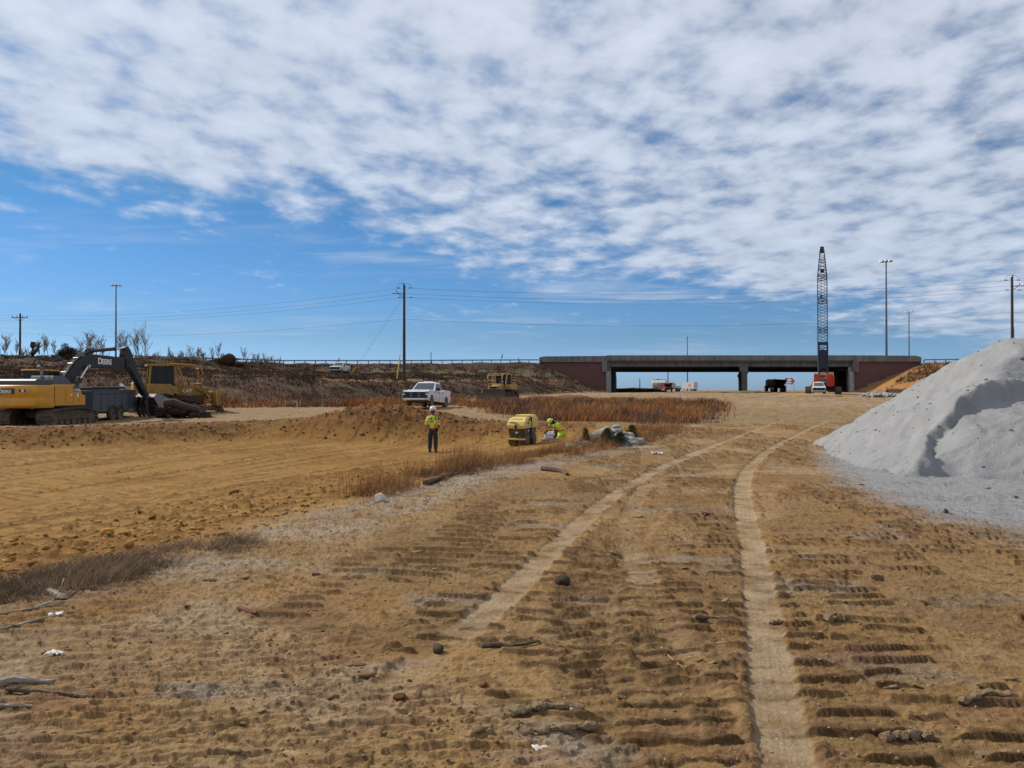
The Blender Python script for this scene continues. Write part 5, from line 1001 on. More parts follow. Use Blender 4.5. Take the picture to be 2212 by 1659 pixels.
for k, (u, v, Y, top) in enumerate(((1550 / 4096 * 2212 * .0 + 757, 798, 139, 4.2), (749 + 10, 800, 137, 4.6), (860 - 2 + 0, 822, 97, 4.4))):
    x = AT(u, Y) if k < 2 else AT(857, 97); z = zs(x, Y) - .1; P1 = Vector((POLES[1][0], 98, POLES[1][2] - (1.2 + k * .4) - (2.5 if k == 2 else 0))); a = Vector((x, Y, z)); r = thing('guy_wire', ['slanting guy wire with a yellow guard beside the far white pickup', 'second slanting guy wire with a yellow guard, just right of the far pickup', 'steep guy wire with a yellow guard close to the tall middle pole'][k], 'guy wire', tuple(a), 0, 'guy wires of the middle pole')
    m = MB(); m.tube([(0, 0, 0), tuple(P1 - a)], .010, 5); m.build('wire', WIRE, r); d = (P1 - a).normalized(); m = MB()
    top = {0: 5.0, 1: 5.4, 2: 3.2}[k]; m.tube([(0, 0, 0), tuple(d * top)], .07, 6); m.build('guard_sleeve', GY_, r)
for k, (u, v, Y, lab) in enumerate(((250, 616, 222, 'slim grey high-mast lamp on the far left, rising behind the excavator boom'), (1915, 564, 190, 'tallest grey high-mast lamp, right of the crane'), (1964, 673, 300, 'shorter high-mast lamp just right of the tallest one'), (1485, 728, 430, 'high-mast lamp rising above the bridge over the box trailer'), (1382, 818, 900, 'tiny distant high-mast lamp seen under the bridge left of the tank truck'), (1821, 826, 900, 'tiny distant lamp seen under the bridge just right of the crane'), (1443, 780, 760, 'thin distant mast rising behind the tank truck under the bridge'))):
    x = AT(u, Y); zt = ZV(v, Y); zb = (zs(x, Y) if Y < 260 else 1.0) - .3; H = zt - zb; s = max(1.0, Y / 330)
    r = thing('high_mast_lamp', lab, 'lamp', (x, Y, zb), 0, 'high-mast lamps around the interchange'); m = MB(); m.cyl((0, 0, 0), (0, 0, H), .30 * s, .14 * s, 12); m.build('pole', GREYP, r, smooth=True)
    if k == 6: continue
    m = MB(); hs = 1.15 * max(1, Y / 300)
    for a in range(8): t = 2 * math.pi * a / 8; m.tube([(0, 0, H), (hs * .9 * math.cos(t), hs * .9 * math.sin(t), H - .05)], .05, 4)
    m.lathe([(.15, .3), (.5, .2), (.5, .05), (.2, 0)], (0, 0, H), 14); m.build('lamp_ring', GREYP, r)
    for a in range(8): t = 2 * math.pi * (a + .5) / 8; m = MB(); m.lathe([(.05, .34), (.34, .16), (.40, -.02), (.1, -.1)], (hs * math.cos(t), hs * math.sin(t), H - .1), 10); m.build('luminaire', mat('lamp head', (.42, .43, .45), .35, .4), r, smooth=True)
for k, (u, Y, h, lab) in enumerate(((931, 158, 2.6, 'thin marker post standing up behind the guard rail, left one'), (1081, 161, 2.3, 'leaning dark marker flag behind the guard rail near the bridge'), (1120, 162, 1.4, 'short dark marker post behind the guard rail next to the bridge end'))):
    x = AT(u, Y); z = zs(x, Y) - .2; m = MB(); 
    if k == 1: m.tube([(0, 0, 0), (.2, 0, 1.4)], .03, 5); m.tube([(.2, 0, 1.3), (.32, 0, 1.7), (.45, 0, 2.4)], [.03, .14, .03], 6)
    else: m.tube([(0, 0, 0), (0, 0, h)], .07, 6)
    o = m.build('marker_post', CHAR, None); o.location = (x, Y, z); tag(o, lab, 'marker post')
# ---------------------------------------------------------------- gravel heap
PILE = [W(1800, 985), W(1828, 1003), W(1905, 1022), W(1960, 1045), W(2003, 1064), W(2100, 1078), W(2212, 1085), (12, 10.6), (20, 11), (26, 15), (27.5, 24), (23, 30), (15.5, 31), (11.1, 28.2), (9.15, 24.2)]
SCARP = [(6.5, 12.5), (7.4, 14.4), (8.2, 15.9), (8.6, 16.5), (9.0, 16.6), (9.4, 16.9), (9.75, 17.0), (10.3, 17.35), (11.1, 17.4), (13, 17.6), (18, 17.7)]
def pile_h(X, Y):
    wx = X + .22 * gn(X * .7, Y * .7, 3); wy = Y + .22 * gn(X * .7, Y * .7, 6)
    ins = inside(wx, wy, PILE); d = pdist(wx, wy, PILE, True) * np.where(ins, 1, -1)
    z = .645 * d
    shelf = 1.92 + .07 * gn(X * .9, Y * .9, 8); cap1 = shelf + np.maximum(0, (Y - 17.6 - .12 * (X - 9))) * .62
    cap2 = 3.16 - .06 * ((X - 12.75) ** 2 * np.where(X > 12.75, 1.25, .7) + .6 * (Y - 22.2) ** 2) - .22 * np.maximum(0, np.abs(gn(X * .35, Y * .35, 4)))
    k = .14
    def smin(a, b): h = np.clip(.5 + .5 * (b - a) / k, 0, 1); return b * (1 - h) + a * h - k * h * (1 - h)
    z = smin(smin(z, cap1), cap2)
    z = z + (.05 * fbm(X * 1.1, Y * 1.1, 4, 31) * S(d / 1.2)) + .03 * gn((X * .8 - Y * .55) * 3.2, (X * .55 + Y * .8) * .5, 12) * S(d)
    B = SCARP + [(24, 17), (24, 6), (6.6, 6)]
    ib = inside(X + .10 * gn(X * 3, Y * 3, 2), Y + .1 * gn(X * 3, Y * 3, 9), B); sd_ = pdist(X + .10 * gn(X * 3, Y * 3, 2), Y + .1 * gn(X * 3, Y * 3, 9), SCARP)
    zb = .16 * (X - 7.7) + .17 * (Y - 12.6) + .07 * gn(X * 1.2, Y * 1.2, 14) + .17; dip = np.where(ib, S(sd_ / .17) * np.maximum(z - np.minimum(z - .26 * S((z + .1) / .3), zb), 0), 0)
    fl = np.exp(-((sd_ - .12) / .12) ** 2) * .05 * gn(X * 6, Y * 6, 15); lip = np.where(~ib, np.exp(-(sd_ / .18) ** 2) * .045, 0)
    z = z - dip + fl + lip + .035 * fbm(X * 4, Y * 4, 4, 22) + .012 * gn(X * 16, Y * 16, 23) - .07 * np.maximum(0, gn(X * 5, Y * 9, 26) - .30) + .03 * np.maximum(0, gn(X * 9, Y * 9, 27) - .3) + .10 * np.maximum(0, gn(X * 3.6, Y * 3.6, 24) - .42) * S((2.2 - d) / 1.6) + .11 * np.maximum(0, gn(X * 4.2, Y * 4.2, 25) - .52) * (cap2 < 3.1)
    return z
xs = np.arange(5.6, 28.2, .055); ys = np.concatenate([np.arange(9.6, 20, .05), np.arange(20, 33, .09)]); PX, PY = np.meshgrid(xs, ys)
PZ = pile_h(PX.ravel(), PY.ravel()); gzz = zg(PX.ravel(), PY.ravel()); keep = (PZ > -.18).reshape(PX.shape)
I = np.arange(PX.size).reshape(PX.shape); Fp = np.stack([I[:-1, :-1], I[:-1, 1:], I[1:, 1:], I[1:, :-1]], -1).reshape(-1, 4); kk = keep.ravel()[Fp].any(1); Fp = Fp[kk]
Vp = np.stack([PX.ravel(), PY.ravel(), gzz + np.maximum(PZ, -.25) - .02], 1); n1 = fbm(PX.ravel() * .7, PY.ravel() * .7, 4, 41)[:, None]; n2 = fbm((PX.ravel() - PY.ravel() * .6) * 3, (PX.ravel() + PY.ravel()) * .5, 3, 43)[:, None]
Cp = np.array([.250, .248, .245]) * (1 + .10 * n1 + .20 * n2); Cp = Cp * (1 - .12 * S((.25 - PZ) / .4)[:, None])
used, inv = np.unique(Fp, return_inverse=True)
GRM = attr_mat('crushed stone', rough=.95, bumps=((22, .8, .03), (90, .8, .012)), var=.16, vscale=60, spec=.1)
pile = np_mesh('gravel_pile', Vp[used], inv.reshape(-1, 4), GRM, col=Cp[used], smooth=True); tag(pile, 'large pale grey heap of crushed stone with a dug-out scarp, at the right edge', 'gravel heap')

# ---------------------------------------------------------------- clods and pebbles lying about
STM = attr_mat('loose clods', rough=.95, bumps=((40, .6, .015),), var=.25, vscale=14, spec=.1)
def scatter(name, n, rngs, size, cols, seed, cat, label=None, sub=1, accept=None, flat=.65, zf=None, elong=1.0):
    r = np.random.default_rng(seed); u = r.uniform(0, 1, n); d = rngs[0] * (rngs[1] / rngs[0]) ** u; a = r.uniform(R(-40), R(40), n); x, y = d * np.sin(a), d * np.cos(a)
    if accept is not None: k = accept(x, y, r); x, y = x[k], y[k]
    n = len(x); s = size[0] * (size[1] / size[0]) ** (r.uniform(0, 1, n) ** 1.8); z = (zf or gz)(x, y) + s * .15
    V, F, k = lumps(n, sub, np.stack([x, y, z], 1), s, flat=flat, seed=seed + 1, elong=elong); ci = r.integers(0, len(cols), n); c = np.array(cols)[ci] * r.uniform(.75, 1.2, (n, 1))
    o = np_mesh(name, V, F, STM, col=np.repeat(c, k, 0)); tag(o, label, cat, kind='stuff'); return o
notrk = lambda x, y, r: (pdist(x, y, TRK_A) > .2) & (pdist(x, y, TRK_B) > .2) & (y < 34)
cb = lambda x, y, r: notrk(x, y, r) & (fbm(x * .6, y * .8, 3, 14) + r.uniform(-.3, .3, len(x)) > -.05)
scatter('dirt_clods', 15000, (2.6, 26), (.003, .015), [(.20, .125, .055), (.25, .165, .08), (.16, .10, .048), (.28, .20, .105)], 5, 'soil', sub=1, accept=cb)
scatter('soil_crusts', 350, (2.8, 22), (.012, .032), [(.20, .13, .06), (.16, .105, .055), (.25, .17, .085)], 15, 'soil', sub=2, accept=cb, flat=.5, elong=2.4)
scatter('pebbles', 3500, (2.6, 14), (.003, .009), [(.33, .31, .27), (.30, .22, .14), (.36, .30, .22)], 6, 'pebbles', sub=1, accept=lambda x, y, r: y < 14)
pitc = lambda x, y, r: inside(x, y, PIT) & ((np.abs(pdist(x, y, PIT_NEAR) - 1.6) < 1.5) | (pdist(x, y, BERM) < .6)) & (r.uniform(0, 1, len(x)) < .8)
scatter('clay_clods', 15000, (6, 34), (.012, .055), [(.28, .15, .045), (.24, .12, .035), (.31, .18, .06)], 8, 'soil', sub=1, accept=pitc)
bankc = lambda x, y, r: (pdist(x, y, PIT_FAR) < 1.9 + r.uniform(-.6, .6, len(x))) & (x < 3)
scatter('bank_clods', 20000, (28, 47), (.016, .11), [(.20, .095, .032), (.15, .065, .026), (.24, .135, .05)], 9, 'soil', sub=1, accept=bankc)
pc_ = lambda x, y, r: inside(x, y, PILE) & (r.uniform(0, 1, len(x)) < np.exp(-pdist(x, y, PILE, True) / 1.6) + .12)
scatter('stone_lumps', 16000, (11, 26), (.010, .06), [(.23, .23, .23), (.17, .17, .17)], 10, 'gravel', accept=pc_, zf=lambda x, y: pile_h(x, y) - .03)

# ---------------------------------------------------------------- dry grass
GRS = attr_mat('dry grass', rough=.9, bumps=(), var=0, spec=.1)
def blades(name, x, y, z, h, w, lean, cols, seed, label=None, cat=None, kind='stuff', par=None):
    r = np.random.default_rng(seed); n = len(x); a = r.uniform(0, math.pi, n); dx, dy = np.cos(a) * w / 2, np.sin(a) * w / 2
    la = r.uniform(0, 2 * math.pi, n); lx, ly = np.cos(la) * lean * h + .12 * h, np.sin(la) * lean * h
    B = np.stack([x, y, z], 1); m = B + np.stack([lx * .35, ly * .35, h * .55], 1); t = B + np.stack([lx, ly, h], 1); e = np.stack([dx, dy, 0 * dx], 1)
    V = np.stack([B - e, B + e, m + e * .8, m - e * .8, t + e * .25, t - e * .25], 1).reshape(-1, 3); k = (np.arange(n) * 6)[:, None]
    F = np.concatenate([k + np.array([[0, 1, 2, 3]]), k + np.array([[3, 2, 4, 5]])]); o = np_mesh(name, V, F, GRS, par, col=np.repeat(cols, 6, 0)); tag(o, label, cat, kind=kind); return o
def field(name, n, seed, xy, hgt, wid, cols, cscale=.25, lean=.35, noise=True, zf=zg, kind='stuff', label=None, cat='grass', clump=6, spread=.18):
    r = np.random.default_rng(seed); x, y = xy(r, n); m = len(x); x = np.repeat(x, clump) + r.normal(0, spread, m * clump); y = np.repeat(y, clump) + r.normal(0, spread, m * clump)
    q = S(.5 + 1.6 * fbm(x * cscale, y * cscale, 3, seed)); cols = np.array(cols); i = np.clip((q * (len(cols) - 1) + r.normal(0, .45, len(x))), 0, len(cols) - 1.001); f = (i % 1)[:, None]; i = i.astype(int)
    c = (cols[i] * (1 - f) + cols[np.minimum(i + 1, len(cols) - 1)] * f) * r.uniform(.6, 1.25, (len(x), 1)); hs = np.repeat(.75 + .55 * S(.5 + 1.5 * gn(x[::clump] * .5, y[::clump] * .5, seed)), clump)
    h = r.uniform(hgt[0], hgt[1], len(x)) * hs; wv = wid * np.maximum(1, np.hypot(x, y) / 28)
    return blades(name, x, y, zf(x, y) - .03, h, wv, lean, c, seed + 3, label, cat, kind)
ORG = [(.12, .080, .062), (.18, .10, .058), (.30, .125, .045), (.37, .16, .055), (.34, .19, .08)]
BRN = [(.075, .050, .040), (.11, .070, .050), (.16, .10, .065), (.20, .12, .065)]
# the broomsedge meadow between the bank and the bridge
MEAD = [(-3.5, 60), (-5.5, 66), (-4, 76), (1, 82), (10, 84), (20, 80), (20, 72), (16.5, 60), (12.3, 45), (9.5, 37), (7.2, 34), (5.6, 39.6), (-1, 42.5), (-1.8, 50)]
def in_poly(poly, dens=None):
    xs_, ys_ = [p[0] for p in poly], [p[1] for p in poly]
    def f(r, n):
        x = r.uniform(min(xs_), max(xs_), n); t = r.uniform(0, 1, n); y0, y1 = min(ys_), max(ys_); y = y0 + (y1 - y0) * t ** 1.5; k = inside(x, y, poly)
        if dens is not None: k &= r.uniform(0, 1, n) < dens(x, y)
        return x[k], y[k]
    return f
field('meadow_grass', 26000, 21, in_poly(MEAD, lambda x, y: S(pdist(x, y, MEAD, True) / 3.5 + .05) * (.06 + .94 * S(.45 + 2.6 * fbm(x * .35, y * .3, 3, 55)))), (.14, .60), .02, ORG, .22, clump=9, spread=.22)
band = lambda w0, w1, y0, y1: (lambda x, y: (inside(x, y, PIT) & (pdist(x, y, PIT_NEAR) < w0 * np.interp(y, [10, 11, 15, 22], [1, .3, .6, 1])) | (~inside(x, y, PIT)) & (pdist(x, y, PIT_NEAR) < w1)) * (y > y0) * (y < y1) * S(.5 + 2.8 * fbm(x * .6, y * .6, 3, 77)))
EDGE = [(-9, 5), (-9, 40), (12, 40), (12, 5)]
field('edge_weeds', 42000, 22, in_poly([(-3.4, 11.3), (-4.2, 19), (-1, 27), (3, 36), (9, 37), (8.5, 30), (4.5, 19), (1.6, 13.5), (-1.5, 10.2)], band(1.35, .30, 11.2, 37)), (.07, .28), .006, [(.10, .065, .048), (.16, .095, .055), (.27, .125, .05), (.33, .19, .085)], .5, clump=7, spread=.07, lean=.5)
field('edge_broomsedge', 9000, 23, in_poly([(-5, 11), (-3, 19), (0, 27), (3, 36), (9, 37), (8.5, 30), (4.5, 21), (1.6, 15.5), (-1.5, 11.2)], lambda x, y: band(1.7, .2, 11.5, 37)(x, y) * (gn(x * .8, y * .8, 5) > .12)), (.18, .55), .006, ORG[2:], .5, clump=14, spread=.06, lean=.22)
field('near_weeds', 24000, 24, in_poly([(-8, 5.2), (-4.9, 9.2), (-3.0, 9.2), (-2.5, 8.2), (-3.6, 5.4), (-5, 4.0)], lambda x, y: band(.30, .60, 3.0, 8.6)(x, y) + (x < -3.6) * (pdist(x, y, PIT_NEAR) < .42) * .6), (.04, .15), .0045, [(.15, .105, .075), (.20, .14, .095), (.27, .185, .115)], .8, clump=9, spread=.05, lean=.75)
field('slope_grass', 36000, 25, in_poly([(-80, 55), (-24, 62.5), (-17, 66.5), (-12, 80), (-5, 99), (0, 113), (8, 136), (18, 160), (5, 162.5), (-20, 157), (-43, 149), (-55, 125), (-80, 108)]), (.10, .30), .024, [(.062, .038, .025), (.082, .048, .028), (.105, .058, .031), (.062, .050, .032), (.115, .068, .035)], .06, clump=5, spread=.3, lean=.5)
field('bank_foot_grass', 9000, 26, in_poly([(-60, 52), (-24, 60.5), (-17, 64), (-6, 67), (-4, 80), (-12, 79), (-17, 67), (-24, 63.5), (-60, 55)]), (.3, .7), .025, ORG[1:4], .2, clump=6, spread=.25)
field('crane_side_grass', 5000, 27, in_poly([(56, 118), (72, 120), (96, 133), (84, 142), (70, 150), (62, 130)]), (.3, .8), .03, BRN + [(.25, .12, .05)], .1, clump=6, spread=.3)
field('right_slope_grass', 5000, 28, in_poly([(74, 158), (84, 163), (120, 150), (110, 142), (96, 150)]), (.2, .5), .03, [(.16, .11, .055), (.28, .14, .055)], .1, clump=6, spread=.3)

field('crest_brush', 2600, 31, in_poly([(-78, 107), (-70, 109.5), (-55, 124.5), (-46, 142), (-42, 149), (-44, 152), (-50, 142), (-58, 128), (-72, 113), (-80, 110)], lambda x, y: S(.25 + 3.2 * gn(x * .25, y * .25, 3))), (.3, 1.3), .018, [(.16, .125, .10), (.24, .19, .15), (.30, .24, .19)], .3, clump=5, spread=.15, lean=.35)
# ---------------------------------------------------------------- trees
BARK = mat('grey winter bark', (.16, .125, .105), .9, var=.2); TWG = mat('pale winter twigs', (.27, .22, .19), .9, var=.15)
def bare_tree(label, loc, h, spread, seed, lean=0.0, thick=1.0, group='bare winter trees on the hill crest', stems=1):
    r = random.Random(seed); root = thing('bare_tree', label, 'tree', loc, r.uniform(0, 6), group); tr = MB(); tw = MB()
    def grow(p, d, l, rad, lev):
        n = 4; pts = [p]; q = p.copy(); dd = d.copy()
        for i in range(n): dd = (dd + Vector((r.uniform(-.16, .16) + lean * .12, r.uniform(-.16, .16), r.uniform(0, .12)))).normalized(); q = q + dd * (l / n); pts.append(q.copy())
        (tr if lev == 0 else tw).tube(pts, [rad * (1 - .6 * i / n) for i in range(n + 1)], 5 if lev < 2 else 3)
        if lev < 3:
            for k in range({0: 12, 1: 6, 2: 3}[lev]):
                t = r.uniform(.25 if lev == 0 else .15, 1); j = min(int(t * n), n - 1); b = pts[j].lerp(pts[j + 1], t * n - j); a = r.uniform(0, 6.28); sp = spread * r.uniform(.6, 1.1)
                nd = (dd * .6 + Vector((math.cos(a) * sp * 1.5, math.sin(a) * sp * 1.5, .45))).normalized(); grow(b, nd, l * r.uniform(.32, .52), max(rad * .45, .016), lev + 1)
    for s in range(stems): grow(Vector((r.uniform(-.3, .3) * (stems > 1), r.uniform(-.3, .3) * (stems > 1), -.2)), Vector((lean * .3 + r.uniform(-.12, .12) * stems, r.uniform(-.1, .1), 1)).normalized(), h * .8 * r.uniform(.8, 1.0), .035 * h ** .5 * thick, 0)
    tr.build('trunk', BARK, root); tw.build('branches', TWG, root); return root
def crest_z(x, y): return zs(x, y)
TREES = [(8, 112, 725, 'far left edge', .5, 0), (36, 112, 730, 'just left of the wooden pole', .35, 0), (64, 113, 722, 'right beside the wooden pole', .4, 1.0), (88, 113, 728, 'above the broken trunk', .4, -.8), (101, 114, 718, 'just right of the broken trunk', .5, 0), (121, 114, 730, 'left of the dark evergreen bush', .4, -1.0), (186, 116, 722, 'right of the dark evergreen bush', .55, 0), (203, 117, 712, 'widest and densest of the crest', .7, 0), (222, 118, 728, 'just left of the left lamp mast', .5, 0), (262, 119, 716, 'just right of the left lamp mast', .5, 0), (277, 119, 703, 'second right of the left lamp mast', .45, 0), (296, 120, 712, 'leaning outward behind the excavator arm', .5, .6), (312, 120, 706, 'tall one behind the excavator arm top', .4, 0), (364, 126, 747, 'short one right of the silt fence', .4, 0), (398, 128, 750, 'feathery one bent by the wind', .45, -1.2), (412, 128, 740, 'taller feathery one bent by the wind', .45, -1.3), (424, 129, 744, 'third feathery one bent by the wind', .5, -1.1), (442, 130, 752, 'low one left of the upturned root ball', .5, -.8), (458, 131, 749, 'thin one left of the upturned root ball', .3, 0), (471, 131, 741, 'one touching the upturned root ball', .3, 0), (525, 136, 751, 'first right of the upturned root ball', .4, 0), (544, 138, 762, 'second right of the upturned root ball', .35, 0), (561, 140, 764, 'third right of the upturned root ball', .35, 0), (573, 141, 758, 'fourth right of the upturned root ball', .35, 0), (590, 143, 769, 'small, where the guard rail begins', .35, 0), (604, 144, 768, 'last small one at the guard rail start', .3, 0), (731, 158, 771, 'tiny one behind the distant pickup', .3, 0)]
for k, (u, Y, v, where, sp, ln) in enumerate(TREES):
    x = AT(u, Y); z = zs(x, Y); h = max(1.2, ZV(v, Y) - z)
    bare_tree('bare grey tree on the hill crest, ' + where, (x, Y, z), h, sp, 100 + k, ln, .75, stems=3 if sp > .6 else (2 if sp > .45 else 1))
# broken trunk, evergreen, root ball
WOODB = mat('weathered stump wood', (.060, .038, .028), .9, var=.3, bump=.6, bscale=10)
x, Y = AT(71, 112), 112; r = thing('broken_trunk', 'thick broken tree trunk with a forked stub, beside the leftmost pole', 'tree trunk', (x, Y, zs(x, Y) - .2))
m = MB(); m.tube([(0, 0, -.1), (.02, 0, .8), (-.05, 0, 1.7), (.03, 0, 2.35)], [.62, .45, .36, .30], 10); m.build('trunk', WOODB, r); m = MB(); m.tube([(.25, 0, .8), (.7, 0, 1.4), (.85, 0, 2.1), (.95, 0, 2.3)], [.2, .16, .12, .05], 7); m.tube([(.75, 0, 1.45), (1.1, 0, 1.7), (1.35, 0, 1.95)], [.1, .08, .03], 6); m.build('branch', WOODB, r)
def leaf_crown(name, c, rad, n, size, cols, seed, par, lobes=9):
    r = np.random.default_rng(seed); L_ = r.normal(size=(lobes, 3)); L_ /= np.linalg.norm(L_, axis=1, keepdims=True); L_ = L_ * r.uniform(.3, .75, (lobes, 1)); k = r.integers(0, lobes, n); d = r.normal(size=(n, 3)); d /= np.linalg.norm(d, axis=1, keepdims=True)
    P = (L_[k] + d * (r.uniform(0, 1, (n, 1)) ** .4) * .42) * np.array(rad) + np.array(c); a = r.normal(size=(n, 3)); a /= np.linalg.norm(a, axis=1, keepdims=True); b = np.cross(a, r.normal(size=(n, 3))); b /= np.linalg.norm(b, axis=1, keepdims=True)
    V = np.stack([P - a * size, P + b * size * .35, P + a * size, P - b * size * .35], 1).reshape(-1, 3); F = (np.arange(n) * 4)[:, None] + np.arange(4)[None]; cc = np.array(cols)[r.integers(0, len(cols), n)] * r.uniform(.6, 1.3, (n, 1))
    return np_mesh(name, V, F, GRS, par, col=np.repeat(cc, 4, 0))
x, Y = AT(140, 113), 113; r = thing('evergreen_bush', 'dark green evergreen bush leaning on the hill crest left of the bare trees', 'bush', (x, Y, zs(x, Y))); leaf_crown('crown', (0, 0, 1.1), (1.4, 1.2, 1.3), 2600, .10, [(.018, .030, .014), (.03, .045, .02)], 3, r); m = MB(); m.tube([(0, 0, -.3), (.1, 0, .6), (.3, 0, 1.6)], [.12, .1, .04], 6); m.build('trunk', BARK, r)
x, Y = AT(158, 112), 112; r = thing('brown_bush', 'rusty brown leafy bush beside the dark evergreen on the crest', 'bush', (x, Y, zs(x, Y))); leaf_crown('crown', (0, 0, .7), (2.0, 1.2, 1.2), 2600, .10, [(.07, .04, .022), (.05, .035, .02), (.03, .035, .018)], 4, r); m = MB(); m.tube([(0, 0, -.3), (.1, 0, .9)], [.1, .04], 6); m.build('trunk', BARK, r)
for k, (u, Y, z_, rr_, cl) in enumerate(((1365, 24.3, .40, .30, [(.03, .06, .018), (.05, .09, .03)]), (1312, 23.4, .36, .34, [(.025, .05, .018), (.04, .065, .025)]), (1338, 23.2, .26, .30, [(.03, .055, .02), (.05, .07, .03)]), (1245 + 20, 23.8, .38, .16, [(.03, .06, .02)]))):
    x = AT(u, Y); r = thing('pine_sapling', ['small bright green pine sapling at the right end of the rubble heap', 'bushy green pine sapling in front of the rubble heap', 'low green pine sapling at the foot of the rubble heap', 'thin green pine sapling at the left end of the rubble heap'][k], 'sapling', (x, Y, zs(x, Y))); V = []
    hh = z_ * 1.35
    rs_ = np.random.default_rng(k); n = 1400; t = rs_.uniform(.15, 1, n); a = rs_.uniform(0, 6.28, n); q = rs_.uniform(0, 1, n) ** .5 * rr_ * (1.15 - t) * (1 + .4 * np.sin(a * 3 + k)); P = np.stack([q * np.cos(a), q * np.sin(a), t * hh], 1); d = P * np.array([1.2, 1.2, 0]) + np.array([0, 0, .25]) + rs_.normal(0, .12, (n, 3)); d /= np.linalg.norm(d, axis=1, keepdims=True); b = np.cross(d, rs_.normal(size=(n, 3))); b /= np.linalg.norm(b, axis=1, keepdims=True)
    V = np.stack([P, P + b * .005 + d * .04, P + d * .09, P - b * .005 + d * .04], 1).reshape(-1, 3); np_mesh('crown', V, (np.arange(n) * 4)[:, None] + np.arange(4)[None], GRS, r, col=np.repeat(np.array(cl)[rs_.integers(0, len(cl), n)] * rs_.uniform(.6, 1.3, (n, 1)), 4, 0)); m = MB(); m.tube([(0, 0, -.05), (.01, 0, hh)], [.014, .004], 5); m.build('trunk', BARK, r)
x, Y = AT(490, 131), 131; r = thing('root_ball', 'dark upturned root ball bristling with roots on the hill crest', 'root ball', (x, Y, zs(x, Y)))
V, F_, _ = lumps(1, 3, np.array([[0, 0, .75]]), 1.25, flat=.85, jit=.07, seed=4); np_mesh('soil_mass', V, F_, attr_mat('root soil', bumps=((6, .8, .1),)), r, col=np.tile([.055, .028, .016], (len(V), 1)), smooth=True); m = MB(); rd_ = random.Random(3)
for k in range(26): a = rd_.uniform(-.3, 3.4); e = Vector((math.cos(a) * rd_.uniform(1.3, 2.6), rd_.uniform(-.6, .6), .7 + abs(math.sin(a)) * rd_.uniform(.9, 1.7))); s0 = Vector((math.cos(a) * .7, 0, .8 + .5 * math.sin(a))); m.tube([s0, s0.lerp(e, .5) + Vector((0, 0, rd_.uniform(-.1, .25))), e], [.07, .045, .015], 5)
m.build('roots', WOODB, r)
V, F_, _ = lumps(1, 3, np.array([[0, 0, .2]]), 1.0, flat=.5, jit=.07, seed=5); o = np_mesh('soil_mound', V, F_, attr_mat('mound soil', bumps=((6, .8, .1),)), None, col=np.tile([.075, .038, .022], (len(V), 1)), smooth=True); o.location = (AT(512, 132), 132, zs(AT(512, 132), 132)); tag(o, 'low dark soil mound right beside the upturned root ball', 'soil mound')
# silt fence
SF = mat('black silt fabric', (.022, .023, .030), .8, var=.2); r = thing('silt_fence', 'sagging black silt fence on short posts along the hill crest behind the excavator arm', 'fence', (AT(330, 116), 116, zs(AT(330, 116), 116)))
o = Vector(r.location); P = []
for k, (u, hh) in enumerate(((0, .35), (40, .3), (90, .3), (125, .5), (150, .3), (200, .3), (250, .35), (290, .55), (312, .62), (322, .9), (334, .8), (342, .75), (350, .35), (358, .42), (366, .35), (376, .2))):
    Y = 109.5 + max(0, (u - 250)) * .10 * .4; x = AT(u, Y); z = zs(x, Y); P.append((Vector((x, Y, z - .2)) - o, Vector((x, Y + .25, z + hh)) - o))
    m = MB(); m.tube([P[-1][0], P[-1][0] + Vector((.02, 0, .8 + hh * 1.4))], .035, 5); m.build('post', PW, r)
m = MB()
for (a, b), (c, d) in zip(P[:-1], P[1:]):
    mid_b, mid_d = b.lerp(d, .5) - Vector((0, 0, .18)), a.lerp(c, .5); e = Vector((0, .03, 0)); m.loft([[a, b, b + e, a + e], [mid_d, mid_b, mid_b + e, mid_d + e], [c, d, d + e, c + e]])
m.build('fabric', SF, r)

# ---------------------------------------------------------------- rubble, rocks, sticks
RK = mat('pale rubble concrete', (.30, .27, .225), .9, var=.18, vscale=5, bump=.6, bscale=12); RK2 = mat('bluish rubble stone', (.25, .255, .26), .9, var=.15, vscale=5, bump=.6, bscale=12)
def rock(name, label, cat, x, y, z, s, seed, mt, flat=.65, group=None, sub=2, col=None, jit=.13):
    V, F_, _ = lumps(1, sub, np.zeros((1, 3)), s, flat=flat, jit=jit, seed=seed); me_o = np_mesh(name, V, F_, mt, None, smooth=False); me_o.location = (x, y, z); return tag(me_o, label, cat, group)
rb = random.Random(5)
for k in range(110):
    t = rb.uniform(-1, 1); u = 1320 + t * 62 + (rb.uniform(-60, 0) if k > 96 else 0); Y = 24.2 + rb.uniform(-.7, .7); x = AT(u, Y); env = max(0, 1 - abs((u - 1320) / 66)) ** .8 * (1 - abs(Y - 24.3) / 1.3); z = zs(x, Y) + rb.uniform(.0, 1) * .72 * env
    rock('rubble_stone', 'pale rubble stone in the heap behind the pine saplings', 'stone', x, Y, z + .03, rb.uniform(.09, .21), 200 + k, RK if k % 3 else RK2, .7, 'rubble stones in the heap')
